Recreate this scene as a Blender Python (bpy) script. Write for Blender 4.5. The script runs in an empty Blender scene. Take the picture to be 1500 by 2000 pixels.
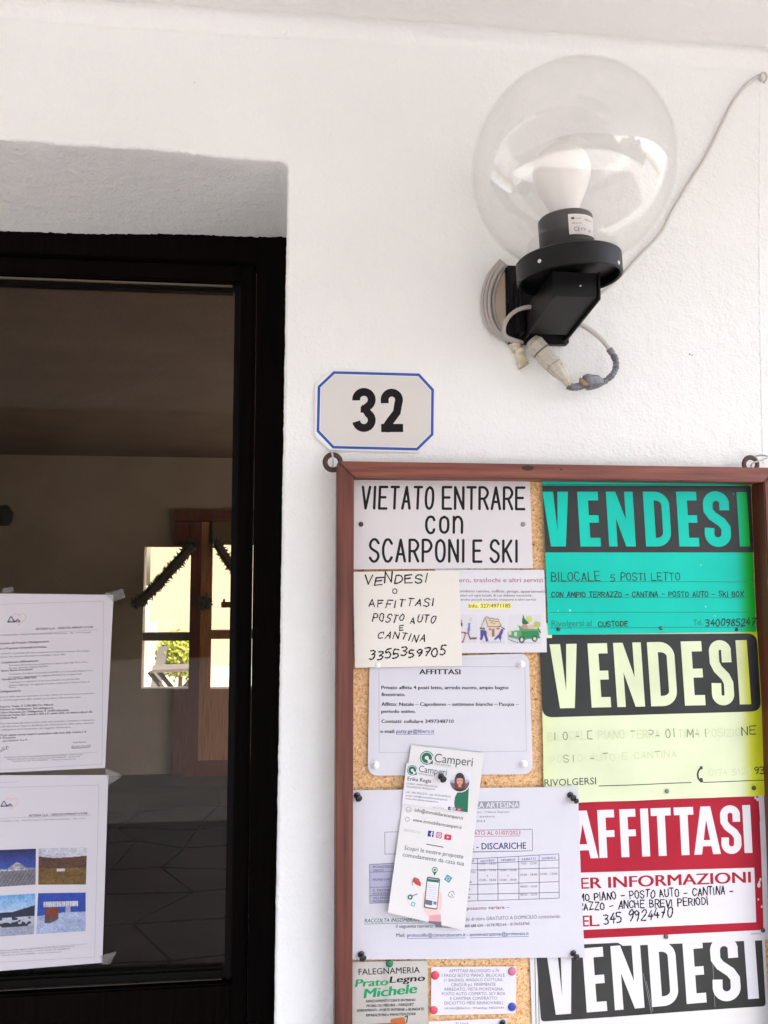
import bpy, math, random
import numpy as np
from mathutils import Vector, Matrix, Euler
from mathutils.geometry import delaunay_2d_cdt
random.seed(7)
rng = np.random.default_rng(7)

# ------------------------------------------------------------------ camera, light, exposure
SC = bpy.context.scene
COL = SC.collection
FOC = 1560.0                                   # focal length in photo pixels (photo 1500 x 2000)
cam_d = bpy.data.cameras.new('camera')
cam_d.sensor_fit = 'VERTICAL'; cam_d.sensor_height = 36.0; cam_d.lens = FOC / 2000 * 36.0
cam_d.clip_start = 0.02; cam_d.clip_end = 600
cam = bpy.data.objects.new('camera', cam_d); COL.objects.link(cam)
cam.location = (0, -1.07, 1.75)
YAW, PITCH = math.radians(6.0), math.radians(4.6)
cam.rotation_euler = Euler((math.pi / 2 + PITCH, 0, -YAW), 'XYZ')
SC.camera = cam

SUN_EL, SUN_AZ = math.radians(57), math.radians(48)     # azimuth measured from -Y (behind the photographer) towards +X
sun_dir = Vector((math.sin(SUN_AZ) * math.cos(SUN_EL), -math.cos(SUN_AZ) * math.cos(SUN_EL), math.sin(SUN_EL)))
world = bpy.data.worlds.new('World'); SC.world = world; world.use_nodes = True
wn = world.node_tree
sky = wn.nodes.new('ShaderNodeTexSky'); sky.sky_type = 'NISHITA'; sky.sun_disc = False
sky.sun_elevation = SUN_EL; sky.sun_rotation = math.atan2(sun_dir.x, sun_dir.y)
sky.air_density = 1.0; sky.dust_density = 4.0; sky.ozone_density = 1.0
wn.nodes['Background'].inputs[1].default_value = 0.15
wn.links.new(sky.outputs[0], wn.nodes['Background'].inputs[0])
sun_l = bpy.data.lights.new('sun', 'SUN'); sun_l.energy = 1.5; sun_l.angle = math.radians(12); sun_l.color = (1, .985, .97)
sun = bpy.data.objects.new('sun', sun_l); COL.objects.link(sun)
sun.rotation_euler = sun_dir.to_track_quat('Z', 'Y').to_euler()
vs = SC.view_settings; vs.view_transform = 'Standard'; vs.look = 'None'; vs.gamma = 1; vs.use_curve_mapping = False
vs.exposure = 2.62
SC.cycles.max_bounces = 12; SC.cycles.diffuse_bounces = 6; SC.cycles.transparent_max_bounces = 24
SC.cycles.sample_clamp_indirect = 8.0
SC.cycles.use_denoising = True

# ------------------------------------------------------------------ helpers
CAM = Vector(cam.location)
RM = cam.rotation_euler.to_matrix()

def P(px, py, Y):
    """point of the vertical plane at world Y that the photo shows at pixel px, py"""
    d = RM @ Vector(((px - 750) / FOC, -(py - 1000) / FOC, -1))
    return CAM + d * ((Y - CAM.y) / d.y)

def lin(c):
    c = c / 255
    return c / 12.92 if c <= .04045 else ((c + .055) / 1.055) ** 2.4

def S(r, g, b): return (lin(r), lin(g), lin(b))

def nodes(name, rough=.6, spec=.5):
    m = bpy.data.materials.new(name); m.use_nodes = True
    nt = m.node_tree; b = nt.nodes['Principled BSDF']
    b.inputs['Roughness'].default_value = rough
    b.inputs['Specular IOR Level'].default_value = spec
    return m, nt, b

def bump(nt, b, layers, scale_vec=None):
    """layers: (noise scale, distance in metres) chained"""
    tc = nt.nodes.new('ShaderNodeTexCoord'); src = tc.outputs['Object']
    if scale_vec:
        mp = nt.nodes.new('ShaderNodeMapping'); mp.inputs['Scale'].default_value = scale_vec
        nt.links.new(src, mp.inputs[0]); src = mp.outputs[0]
    prev = None
    for sc, dist in layers:
        n = nt.nodes.new('ShaderNodeTexNoise'); n.inputs['Scale'].default_value = sc; n.inputs['Detail'].default_value = 3
        nt.links.new(src, n.inputs['Vector'])
        bp = nt.nodes.new('ShaderNodeBump'); bp.inputs['Distance'].default_value = dist; bp.inputs['Strength'].default_value = 1
        nt.links.new(n.outputs['Fac'], bp.inputs['Height'])
        if prev: nt.links.new(prev, bp.inputs['Normal'])
        prev = bp.outputs[0]
    nt.links.new(prev, b.inputs['Normal'])
    return src

def noise_col(nt, b, src, scale, stops, detail=4):
    if src is None: src = nt.nodes.new('ShaderNodeTexCoord').outputs['Object']
    n = nt.nodes.new('ShaderNodeTexNoise'); n.inputs['Scale'].default_value = scale; n.inputs['Detail'].default_value = detail
    nt.links.new(src, n.inputs['Vector'])
    r = nt.nodes.new('ShaderNodeValToRGB'); e = r.color_ramp.elements
    while len(e) < len(stops): e.new(.5)
    for k, (p, c) in enumerate(stops):
        e[k].position = p; e[k].color = (*c, 1)
    nt.links.new(n.outputs['Fac'], r.inputs[0]); nt.links.new(r.outputs[0], b.inputs['Base Color'])
    return r

_plain = {}
def ink(name, col, rough=.55, spec=.35):
    if name not in _plain:
        m, nt, b = nodes(name, rough, spec); b.inputs['Base Color'].default_value = (*col, 1); _plain[name] = m
    return _plain[name]

def fade_noise(nt, b, src, lo=.86, hi=1.06, scale=9):
    tc = nt.nodes.new('ShaderNodeTexCoord'); n = nt.nodes.new('ShaderNodeTexNoise'); n.inputs['Scale'].default_value = scale; n.inputs['Detail'].default_value = 5
    nt.links.new(tc.outputs['Object'], n.inputs['Vector'])
    mr = nt.nodes.new('ShaderNodeMapRange'); mr.inputs[1].default_value = .3; mr.inputs[2].default_value = .7; mr.inputs[3].default_value = lo; mr.inputs[4].default_value = hi
    nt.links.new(n.outputs['Fac'], mr.inputs[0])
    vm = nt.nodes.new('ShaderNodeVectorMath'); vm.operation = 'SCALE'; nt.links.new(src, vm.inputs[0]) if not isinstance(src, tuple) else setattr(vm.inputs[0], 'default_value', src)
    nt.links.new(mr.outputs[0], vm.inputs['Scale']); nt.links.new(vm.outputs[0], b.inputs['Base Color'])

def faded_ink(name, col, rough, spec, lo=.75, hi=1.5, scale=11):
    if name not in _plain:
        m, nt, b = nodes(name, rough, spec); fade_noise(nt, b, col, lo, hi, scale); bump(nt, b, [(22, .0004), (7, .0010)]); _plain[name] = m
    return _plain[name]

def vcol_mat(name, rough=.5, spec=.35, blotch=0):
    if name in _plain: return _plain[name]
    m, nt, b = nodes(name, rough, spec)
    a = nt.nodes.new('ShaderNodeAttribute'); a.attribute_name = 'Col'
    fade_noise(nt, b, a.outputs['Color']); bump(nt, b, [(22, .0004), (7, .0010)]); _plain[name] = m
    return m

def wpos(o):
    v = Vector((0, 0, 0))
    while o is not None: v = v + o.location; o = o.parent
    return v

def mesh(name, verts, faces, mat, parent=None, smooth=False, colors=None):
    org = wpos(parent) if parent else Vector((0, 0, 0))
    me = bpy.data.meshes.new(name)
    me.from_pydata([tuple(Vector(v) - org) for v in verts], [], [tuple(f) for f in faces])
    if mat: me.materials.append(mat)
    if smooth: me.polygons.foreach_set('use_smooth', [True] * len(me.polygons))
    if colors is not None:
        ca = me.color_attributes.new('Col', 'FLOAT_COLOR', 'POINT')
        ca.data.foreach_set('color', np.array([(*c, 1) for c in colors], dtype=np.float32).ravel())
    me.update()
    o = bpy.data.objects.new(name, me); COL.objects.link(o); o.parent = parent
    if name in ('lettering', 'handwriting', 'rules', 'table_rules', 'crease', 'lamination_line', 'sticker_print', 'note_symbol', 'house_symbol'): o['kind'] = 'stuff'
    return o

def thing(name, label, cat, loc=(0, 0, 0), group=None):
    o = bpy.data.objects.new(name, None); o.empty_display_size = .02; COL.objects.link(o)
    o.location = loc; o['label'] = label; o['category'] = cat
    if group: o['group'] = group
    return o

def tag(o, label, cat, group=None):
    o['label'] = label; o['category'] = cat
    if group: o['group'] = group
    return o

def structure(o): o['kind'] = 'structure'; return o

class G:
    """collects geometry in world space"""
    def __init__(s): s.v = []; s.f = []
    def add(s, v, f):
        n = len(s.v); s.v += [Vector(a) for a in v]; s.f += [[n + i for i in q] for q in f]; return s
    def box(s, x0, x1, y0, y1, z0, z1):
        return s.add([(x, y, z) for x in (x0, x1) for y in (y0, y1) for z in (z0, z1)],
                     [(0, 1, 3, 2), (4, 6, 7, 5), (0, 4, 5, 1), (2, 3, 7, 6), (0, 2, 6, 4), (1, 5, 7, 3)])
    def prism(s, poly, d):
        """poly: list of 3-D points (planar), d: extrusion vector"""
        n = len(poly); d = Vector(d); a = [Vector(p) for p in poly]
        return s.add(a + [p + d for p in a], [list(range(n))[::-1], [n + i for i in range(n)]] +
                     [[i, (i + 1) % n, n + (i + 1) % n, n + i] for i in range(n)])
    def tube(s, pts, r, seg=8, cap=True):
        pts = [Vector(p) for p in pts]; n = len(pts); rs = r if isinstance(r, (list, tuple)) else [r] * n
        t0 = (pts[1] - pts[0]).normalized(); nrm = t0.orthogonal().normalized(); vs_ = []
        for i, p in enumerate(pts):
            t = (pts[min(i + 1, n - 1)] - pts[max(i - 1, 0)]).normalized()
            nrm = (nrm - t * nrm.dot(t)).normalized(); bn = t.cross(nrm)
            for k in range(seg):
                a = 2 * math.pi * k / seg
                vs_.append(p + (nrm * math.cos(a) + bn * math.sin(a)) * rs[i])
        fs = [[i * seg + k, i * seg + (k + 1) % seg, (i + 1) * seg + (k + 1) % seg, (i + 1) * seg + k] for i in range(n - 1) for k in range(seg)]
        if cap: fs += [list(range(seg))[::-1], [(n - 1) * seg + k for k in range(seg)]]
        return s.add(vs_, fs)
    def lathe(s, org, axis, prof, seg=32, closed=False):
        """prof: (radius, height) pairs along axis"""
        ax = Vector(axis).normalized(); u = ax.orthogonal().normalized(); w = ax.cross(u); org = Vector(org); vs_ = []
        for r, h in prof:
            for k in range(seg):
                a = 2 * math.pi * k / seg
                vs_.append(org + ax * h + (u * math.cos(a) + w * math.sin(a)) * max(r, 1e-5))
        m = len(prof)
        rows = range(m if closed else m - 1)
        fs = [[i * seg + k, i * seg + (k + 1) % seg, ((i + 1) % m) * seg + (k + 1) % seg, ((i + 1) % m) * seg + k] for i in rows for k in range(seg)]
        return s.add(vs_, fs)
    def make(s, name, mat, parent=None, smooth=False):
        return mesh(name, s.v, s.f, mat, parent, smooth)

def catmull(pts, n=8):
    pts = [Vector(p) for p in pts]; out = []
    for i in range(len(pts) - 1):
        p0, p1, p2, p3 = pts[max(i - 1, 0)], pts[i], pts[i + 1], pts[min(i + 2, len(pts) - 1)]
        for k in range(n):
            t = k / n
            out.append(.5 * ((2 * p1) + (p2 - p0) * t + (2 * p0 - 5 * p1 + 4 * p2 - p3) * t * t + (3 * p1 - p0 - 3 * p2 + p3) * t ** 3))
    out.append(pts[-1]); return out

def smooth_by_angle(o, deg=40):
    me = o.data; me.polygons.foreach_set('use_smooth', [True] * len(me.polygons))
    import bmesh
    bm = bmesh.new(); bm.from_mesh(me); bmesh.ops.recalc_face_normals(bm, faces=bm.faces)
    for e in bm.edges:
        if len(e.link_faces) == 2 and e.calc_face_angle(0) > math.radians(deg): e.smooth = False
    bm.to_mesh(me); bm.free(); return o

def bevel(o, w, seg=2, deg=30):
    import bmesh
    bm = bmesh.new(); bm.from_mesh(o.data); bmesh.ops.recalc_face_normals(bm, faces=bm.faces)
    ed = [e for e in bm.edges if len(e.link_faces) == 2 and e.calc_face_angle(0) > math.radians(deg)]
    bmesh.ops.bevel(bm, geom=ed, offset=w, segments=seg, affect='EDGES', clamp_overlap=True)
    bm.to_mesh(o.data); bm.free(); return smooth_by_angle(o, 50)

# ------------------------------------------------------------------ materials
def plaster(name, a, b_, fine=.0012, coarse=.0034, sc=230):
    m, nt, b = nodes(name, .85, .2)
    src = bump(nt, b, [(14, coarse * 1.2), (60, coarse * .5), (sc, fine)])
    noise_col(nt, b, src, 3.0, [(.35, a), (.7, b_)])
    return m
M_WALL = plaster('wall_plaster', (.775, .78, .77), (.825, .83, .82))
M_CEIL = plaster('ceiling_plaster', (.80, .795, .78), (.85, .845, .83))
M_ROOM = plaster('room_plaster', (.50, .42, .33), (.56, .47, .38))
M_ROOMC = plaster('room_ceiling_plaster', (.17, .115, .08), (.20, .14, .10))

def wood(name, c1, c2, c3, grain_axis='z', rough=.45, spec=.4):
    m, nt, b = nodes(name, rough, spec)
    sv = {'z': (60, 60, 3), 'x': (3, 60, 60)}[grain_axis]
    src = bump(nt, b, [(3, .0004)], sv)
    r = noise_col(nt, b, src, 2.2, [(.30, c1), (.52, c2), (.72, c3)], 6)
    return m
M_FRAME_V = wood('stained_pine_upright', (.060, .016, .011), (.120, .032, .021), (.17, .048, .031))
M_FRAME_H = wood('stained_pine_rail', (.09, .024, .015), (.185, .052, .032), (.25, .078, .048), 'x')
M_DARKDOOR = wood('dark_door_wood', (.0016, .0010, .0010), (.0028, .0016, .0014), (.005, .0024, .002), 'z', .6, .03)
M_BEAD = ink('dark_glazing_bead', (.003, .002, .002), .45, .08)
M_BEADGLINT = ink('bead_highlight_gold', (.10, .075, .045), .5, .4)  # colour of the highlight painted along the top bead
M_INDOORWOOD = wood('varnished_brown_wood', (.36, .15, .05), (.55, .24, .09), (.62, .30, .12))
M_REDWOOD = wood('dark_red_wood', (.12, .022, .010), (.18, .034, .015), (.24, .05, .022))

def cork_mat():
    m, nt, b = nodes('cork', .9, .15)
    src = bump(nt, b, [(260, .0010), (700, .0005)])
    v = nt.nodes.new('ShaderNodeTexVoronoi'); v.inputs['Scale'].default_value = 420
    nt.links.new(src, v.inputs['Vector'])
    r = nt.nodes.new('ShaderNodeValToRGB'); e = r.color_ramp.elements
    e[0].position = .05; e[0].color = (*S(182, 132, 88), 1); e[1].position = .95; e[1].color = (*S(232, 198, 155), 1)
    x = e.new(.45); x.color = (*S(214, 172, 124), 1)
    nt.links.new(v.outputs['Color'], r.inputs[0])
    n = nt.nodes.new('ShaderNodeTexNoise'); n.inputs['Scale'].default_value = 150; nt.links.new(src, n.inputs['Vector'])
    r2 = nt.nodes.new('ShaderNodeValToRGB'); r2.color_ramp.elements[0].position = .27; r2.color_ramp.elements[1].position = .33
    r2.color_ramp.elements[0].color = (.42, .28, .18, 1); r2.color_ramp.elements[1].color = (1, 1, 1, 1)
    nt.links.new(n.outputs['Fac'], r2.inputs[0])
    mx = nt.nodes.new('ShaderNodeMix'); mx.data_type = 'RGBA'; mx.blend_type = 'MULTIPLY'; mx.inputs[0].default_value = 1
    nt.links.new(r.outputs[0], mx.inputs[6]); nt.links.new(r2.outputs[0], mx.inputs[7])
    nt.links.new(mx.outputs[2], b.inputs['Base Color'])
    return m
M_CORK = cork_mat()

def glass_mat(name, tint, dust=0.0, boost=1.0, rough=0.0, rim=.9):
    """clear sheet or shell: each surface lets light through and mirrors by Fresnel"""
    m = bpy.data.materials.new(name); m.use_nodes = True; nt = m.node_tree; nt.nodes.clear()
    out = nt.nodes.new('ShaderNodeOutputMaterial')
    tr = nt.nodes.new('ShaderNodeBsdfTransparent'); tr.inputs[0].default_value = (*tint, 1)
    gl = nt.nodes.new('ShaderNodeBsdfGlossy'); gl.inputs['Roughness'].default_value = rough
    lw = nt.nodes.new('ShaderNodeLayerWeight'); lw.inputs[0].default_value = .5
    pw = nt.nodes.new('ShaderNodeMath'); pw.operation = 'POWER'; pw.inputs[1].default_value = 4.5
    ml = nt.nodes.new('ShaderNodeMath'); ml.operation = 'MULTIPLY_ADD'; ml.inputs[1].default_value = rim; ml.inputs[2].default_value = .043 * boost
    nt.links.new(lw.outputs['Facing'], pw.inputs[0]); nt.links.new(pw.outputs[0], ml.inputs[0])
    mx = nt.nodes.new('ShaderNodeMixShader'); nt.links.new(ml.outputs[0], mx.inputs[0])
    nt.links.new(tr.outputs[0], mx.inputs[1]); nt.links.new(gl.outputs[0], mx.inputs[2])
    last = mx.outputs[0]
    if dust:
        df = nt.nodes.new('ShaderNodeBsdfDiffuse'); df.inputs[0].default_value = (.75, .73, .70, 1)
        n = nt.nodes.new('ShaderNodeTexNoise'); n.inputs['Scale'].default_value = 18; n.inputs['Detail'].default_value = 6
        n.inputs['Roughness'].default_value = .7
        tc = nt.nodes.new('ShaderNodeTexCoord'); nt.links.new(tc.outputs['Object'], n.inputs['Vector'])
        mm = nt.nodes.new('ShaderNodeMath'); mm.operation = 'MULTIPLY'; mm.inputs[1].default_value = dust
        nt.links.new(n.outputs['Fac'], mm.inputs[0])
        m2 = nt.nodes.new('ShaderNodeMixShader'); nt.links.new(mm.outputs[0], m2.inputs[0])
        nt.links.new(last, m2.inputs[1]); nt.links.new(df.outputs[0], m2.inputs[2]); last = m2.outputs[0]
    nt.links.new(last, out.inputs[0]); return m
M_GLOBE = glass_mat('clear_globe_glass', (.998, .997, .995), .07, 1.4, 0, .22)
M_DOORGLASS = glass_mat('smoked_door_glass', (.95, .90, .84), .005, .22, 0, .6)
M_PANE = glass_mat('window_glass', (.97, .96, .90), 0, 1)

# ------------------------------------------------------------------ ground, sky side, porch
m, nt, b = nodes('stone_paving', .8, .3)
src = bump(nt, b, [(3, .01), (40, .002)]); noise_col(nt, b, src, 1.3, [(.3, (.36, .34, .31)), (.7, (.44, .415, .38))])
g = G(); g.add([(-150, -150, 0), (150, -150, 0), (150, 150, 0), (-150, 150, 0)], [(0, 1, 2, 3)])
structure(g.make('ground', m))

m, nt, b = nodes('added_dark_slate', .7, .3)
src = bump(nt, b, [(5, .006), (60, .001)]); noise_col(nt, b, src, 2.5, [(.3, (.07, .06, .055)), (.7, (.12, .105, .095))])
g = G(); g.box(-6, 6, -4.4, .24, -.05, .003); structure(g.make('added_dark_floor', m))  # unseen dark floor, added to dim the glass reflection and ground bounce
ZC = 2.523                                      # underside of the porch ceiling
g = G(); g.box(-3.5, 1.45, -2.2, -.001, ZC, ZC + .18)
pc = structure(g.make('porch_ceiling', M_CEIL))
g = G(); rc0 = .022; prof_c = [(-rc0 + rc0 * math.cos(a), ZC - rc0 + rc0 * math.sin(a)) for a in np.linspace(0, math.pi / 2, 9)]
xsc = np.arange(-1.2, 1.34, .01); cv = []
for x in xsc:
    j_ = .0018 * math.sin(x * 7) + .0009 * math.sin(x * 31 + 1)
    cv += [(x, y - .0004 - (j_ if k > 5 else 0), z + (j_ if k < 4 else 0) - (.0004 if k > 6 else 0)) for k, (y, z) in enumerate(prof_c)]
n_ = len(prof_c); g.add(cv, [(i * n_ + k, i * n_ + k + 1, (i + 1) * n_ + k + 1, (i + 1) * n_ + k) for i in range(len(xsc) - 1) for k in range(n_ - 1)])
structure(g.make('ceiling_cove', M_WALL, None, True))
# added unseen slope, shaped to keep the sky out of the glass reflections
m, nt, b = nodes('sky_block_dark', .9, .1); s_ = bump(nt, b, [(.6, .6)]); noise_col(nt, b, s_, .5, [(.3, (.025, .03, .016)), (.7, (.07, .06, .04))])
g = G(); cv = []; na, nr = 60, 14
for i in range(na + 1):
    az = math.radians(-100 + 165 * i / na); hmax = 8 + 13 * math.exp(-((math.degrees(az) + 18) / 24) ** 2) + 4 * math.sin(i * .5) + 2.5 * math.sin(i * 1.7) + random.uniform(-.8, .8)
    for k in range(nr + 1):
        d = 16 + 26 * k / nr; cv.append((math.sin(az) * d, -math.cos(az) * d, -.3 + hmax * (k / nr) ** .8 + (random.uniform(-.5, .5) if k else 0)))
g.add(cv, [(i * (nr + 1) + k, (i + 1) * (nr + 1) + k, (i + 1) * (nr + 1) + k + 1, i * (nr + 1) + k + 1) for i in range(na) for k in range(nr)])
structure(g.make('sky_block_slope', m))

# ------------------------------------------------------------------ house wall with the door opening
def house_wall():
    # outline of the opening, from the ground up the right jamb, round the corner, along the lintel to the left
    path = []
    z = 0.0
    top = P(562, 322, 0); low = P(535, 2000, 0)
    zt = 2.322; rc = .014
    while z < zt - rc:
        k = (z - low.z) / (top.z - low.z); xx = low.x + (top.x - low.x) * k
        path.append((xx, z, 1, 0)); z += .004
    xr = top.x
    for i in range(9):
        a = i / 8 * math.pi / 2
        path.append((xr - rc + rc * math.cos(a), zt - rc + rc * math.sin(a), math.cos(a), math.sin(a)))
    x = xr - rc - .004
    while x > -1.02:
        path.append((x, zt + .022 * (xr - x) / .4 * .5 + .0012 * math.sin(x * 23), 0, 1)); x -= .004
    path.append((-1.02, zt + .02, -1, 1))
    # uneven plaster edge
    n = len(path); j1 = np.convolve(rng.normal(0, 1, n + 8), np.ones(5) / 5, 'same')[:n] * .0011 + rng.normal(0, .00025, n)
    j1[:n // 2] *= 1
    j1 = np.array([j * (.5 if p[2] > .9 else 1) for j, p in zip(j1, path)]); base_path = list(path)
    path = [(p[0] + p[2] * j1[i], p[1] + p[3] * j1[i], p[2], p[3]) for i, p in enumerate(path)]
    r = .0045
    rings = [(r, 0.0)] + [(r - r * math.sin(a), r - r * math.cos(a)) for a in (.4, .8, 1.2, math.pi / 2)] + [(0, d) for d in (.02, .06, .1, .15, .2, .25)]
    v = []; f = []
    for ri, (o, y) in enumerate(rings):
        for i, p in enumerate(path):
            wob = .0006 * math.sin(i * .05 + y * 25) if y > .01 else 0
            if y > .01:
                fd = max(.0, 1 - (y - .006) / .02); q_ = base_path[i]; p = (q_[0] + q_[2] * j1[i] * fd, q_[1] + q_[3] * j1[i] * fd, q_[2], q_[3])
                if y > .24: wob += random.gauss(0, .0007)
            v.append((p[0] + p[2] * (o + wob), y, p[1] + p[3] * (o + wob) - y * p[3] * min(.15, .03 + .25 * max(0, path[0][0] - p[0]))))
    for ri in range(len(rings) - 1):
        for i in range(n - 1):
            f.append((ri * n + i, ri * n + i + 1, (ri + 1) * n + i + 1, (ri + 1) * n + i))
    # front face: constrained triangulation between opening and outer rectangle
    ring0 = [Vector((v[i][0], v[i][2])) for i in range(n)]
    left_bottom = Vector((-1.0245, 0))
    poly = ring0 + [left_bottom, Vector((-3.5, 0)), Vector((-3.5, ZC + .05)), Vector((3.5, ZC + .05)), Vector((3.5, 0))]
    poly[n - 1] = Vector((-1.0245, poly[n - 1].y))
    res = delaunay_2d_cdt(poly, [], [list(range(len(poly)))], 1, 1e-7)
    base = len(v); v += [(p.x, 0.0, p.y) for p in res[0]]; f += [tuple(base + i for i in t) for t in res[2]]
    return v, f
v, f = house_wall()
hw = thing('house_wall', 'white rough plastered house wall with a deep doorway and a lamp on it', 'wall')
smooth_by_angle(mesh('plaster_face', v, f, M_WALL, hw), 60)
# far reveal of the doorway, out of the picture
g = G(); g.box(-1.10, -1.0245, .001, .25, 0, 2.34); g.make('left_reveal', M_WALL, hw)
# thin raised seam in the plaster, at the right
pts = catmull([P(1487, 118, 0), P(1484, 300, 0), P(1484, 560, 0), P(1486, 700, 0), P(1491, 905, 0)], 40)
g = G(); rv = []
for p in pts:
    jx = random.uniform(-.0006, .0006); w_ = random.uniform(.002, .004); h_ = random.uniform(.0003, .0012)
    rv += [p + Vector((jx - w_, .0004, 0)), p + Vector((jx - w_ * .3, -h_ * .7, 0)), p + Vector((jx, -h_, 0)), p + Vector((jx + w_ * 1.2, .0004, 0))]
g.add(rv, [(4 * i + k, 4 * i + k + 1, 4 * i + k + 5, 4 * i + k + 4) for i in range(len(pts) - 1) for k in range(3)])
g.make('plaster_seam', M_WALL, hw, True)
# small knocks and holes
M_HOLE = ink('old_hole', (.25, .21, .18), .9)
for px, py, r in ((154, 3, .0020), (1347, 692, .0016), (1352, 694, .0011), (380, 161, .0008), (1118, 174, .0001)):
    p = P(px, py, -.0002)
    g = G(); g.add([p + Vector((r * random.uniform(.7, 1.3) * math.cos(a), 0, r * random.uniform(.6, 1.2) * math.sin(a))) for a in np.linspace(0, 2 * math.pi, 9)[:-1]], [list(range(8))])
    g.make('chip', M_HOLE, hw)

# ------------------------------------------------------------------ the hall behind the door
YF = 5.9
ZR = 2.772
xs = [-4.4, P(279, 1200, YF).x, P(373, 1200, YF).x, P(408, 1200, YF).x, -.1, 1.5]
zs = [0, P(300, 1345, YF).z, P(300, 1236, YF).z, P(300, 1251, YF).z, P(300, 1068, YF).z]
zr1, zr2 = P(425, 1345, YF).z, P(425, 1064, YF).z
def wall_with_holes(x0, x1, z0, z1, holes, y0, y1):
    g = G(); X = sorted({x0, x1} | {h[0] for h in holes} | {h[1] for h in holes}); Z = sorted({z0, z1} | {h[2] for h in holes} | {h[3] for h in holes})
    for i in range(len(X) - 1):
        for j in range(len(Z) - 1):
            cx, cz = (X[i] + X[i + 1]) / 2, (Z[j] + Z[j + 1]) / 2
            if not any(h[0] < cx < h[1] and h[2] < cz < h[3] for h in holes): g.box(X[i], X[i + 1], y0, y1, Z[j], Z[j + 1])
    return g
holes = [(xs[1], xs[2], zs[1], zs[4]), (xs[3], xs[4], zr1, zr2), (.3, 1.2, .9, 2.2)]  # last hole is out of view, added to let daylight into the hall
structure(wall_with_holes(-4.4, 1.5, 0, 3.0, holes, YF, YF + .12).make('room_wall_far', M_ROOM))
g = G(); g.box(-4.52, -4.4, .27, YF + .12, 0, 3.0); structure(g.make('room_wall_left', M_ROOM))
g = G(); g.box(1.5, 1.62, .27, 1.5, 0, 3.0); g.box(1.5, 1.62, 1.5, 5.2, 0, .95); g.box(1.5, 1.62, 1.5, 5.2, 1.8, 3.0); g.box(1.5, 1.62, 5.2, YF + .12, 0, 3.0); structure(g.make('room_wall_right', M_ROOM))  # wide opening added out of view to brighten the hall
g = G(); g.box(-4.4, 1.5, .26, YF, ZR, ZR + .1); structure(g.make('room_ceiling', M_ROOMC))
g = G(); g.box(-4.52, -1.11, .255, .37, 0, 3.0); g.box(.02, 1.62, .255, .37, 0, 3.0); g.box(-1.11, .02, .255, .37, 2.5, 3.0)
structure(g.make('room_wall_front', M_ROOM))
g = G(); g.box(-4.6, 1.7, .05, YF + .2, ZR + .23, ZR + .3); structure(g.make('roof_slab', M_CEIL))
# dark crazy paving: irregular stone pieces in dark joints
M_JOINT = ink('dark_joint', (.012, .010, .009), .8)
g = G(); g.add([(-4.4, .2, .004), (1.5, .2, .004), (1.5, YF, .004), (-4.4, YF, .004)], [(0, 1, 2, 3)])
floor = structure(g.make('room_floor', M_JOINT))
M_SLAB = []
for k, c in enumerate(((.011, .009, .009), (.016, .010, .010), (.009, .008, .008))):
    m, nt, b = nodes('floor_slate', .6, .15); s_ = bump(nt, b, [(6, .004), (60, .001)])
    noise_col(nt, b, s_, 4, [(.3, tuple(x * .8 for x in c)), (.7, tuple(x * 1.25 for x in c))]); M_SLAB.append(m)
def crazy(x0, x1, y0, y1, step):
    nx, ny = int((x1 - x0) / step), int((y1 - y0) / step)
    pts = {(i, j): Vector((x0 + (i + random.uniform(-.33, .33)) * step, y0 + (j + random.uniform(-.33, .33)) * step)) for i in range(nx + 1) for j in range(ny + 1)}
    for i in range(nx):
        for j in range(ny):
            q = [pts[i, j], pts[i + 1, j], pts[i + 1, j + 1], pts[i, j + 1]]
            c = sum(q, Vector((0, 0))) / 4
            q = [c + (p - c) * (1 - .035 / step * .5) for p in q]
            h = .012 + random.uniform(0, .003)
            g = G(); g.prism([(p.x, p.y, .006) for p in q], (0, 0, h)); g.make('floor_stone', random.choice(M_SLAB), floor)
crazy(-2.8, .3, .6, 5.7, .42)

G().box(-4.4, 1.5, YF - .02, YF - .001, .004, P(340, 1511, YF).z).make('skirting', ink('dark_skirting', (.03, .015, .012), .5), bpy.data.objects['room_wall_far'])
# the glazed inner door and its window at the far end
ins = thing('glazed_inner_door', 'glazed brown wooden door with dark red casing at the far end of the hall', 'door', (P(390, 1500, YF - .05).x, YF - .05, 0))
def rect(px0, py0, px1, py1, Y, t, name, mat, parent):
    a, c = P(px0, py0, Y), P(px1, py1, Y); g = G(); g.box(min(a.x, c.x), max(a.x, c.x), Y, Y + t, min(a.z, c.z), max(a.z, c.z)); return g.make(name, mat, parent)
rect(340, 996, 560, 1019, YF - .06, .06, 'casing', M_REDWOOD, ins)
rect(340, 1019, 357, 1068, YF - .06, .06, 'casing', M_REDWOOD, ins)
rect(340, 1346, 356, 1512, YF - .06, .06, 'casing', M_REDWOOD, ins)
rect(357, 1019, 373, 1068, YF - .04, .04, 'casing', M_REDWOOD, ins)
rect(374, 1019, 386, 1487, YF - .05, .05, 'stile', M_REDWOOD, ins)
rect(386, 1019, 408, 1487, YF - .04, .04, 'stile', M_INDOORWOOD, ins)
rect(408, 1019, 560, 1064, YF - .04, .04, 'rail', ink('olive_rail', (.16, .10, .04), .5), ins)
rect(408, 1231, 560, 1247, YF - .035, .1, 'rail', M_INDOORWOOD, ins)
rect(357, 1346, 374, 1487, YF - .045, .045, 'stile', M_REDWOOD, ins)
rect(408, 1346, 560, 1487, YF - .035, .035, 'lower_panel', M_INDOORWOOD, ins)
rect(357, 1487, 560, 1512, YF - .05, .05, 'rail', M_REDWOOD, ins)
rect(409, 1065, 540, 1345, YF + .05, .006, 'glass_pane', M_PANE, ins)
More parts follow.
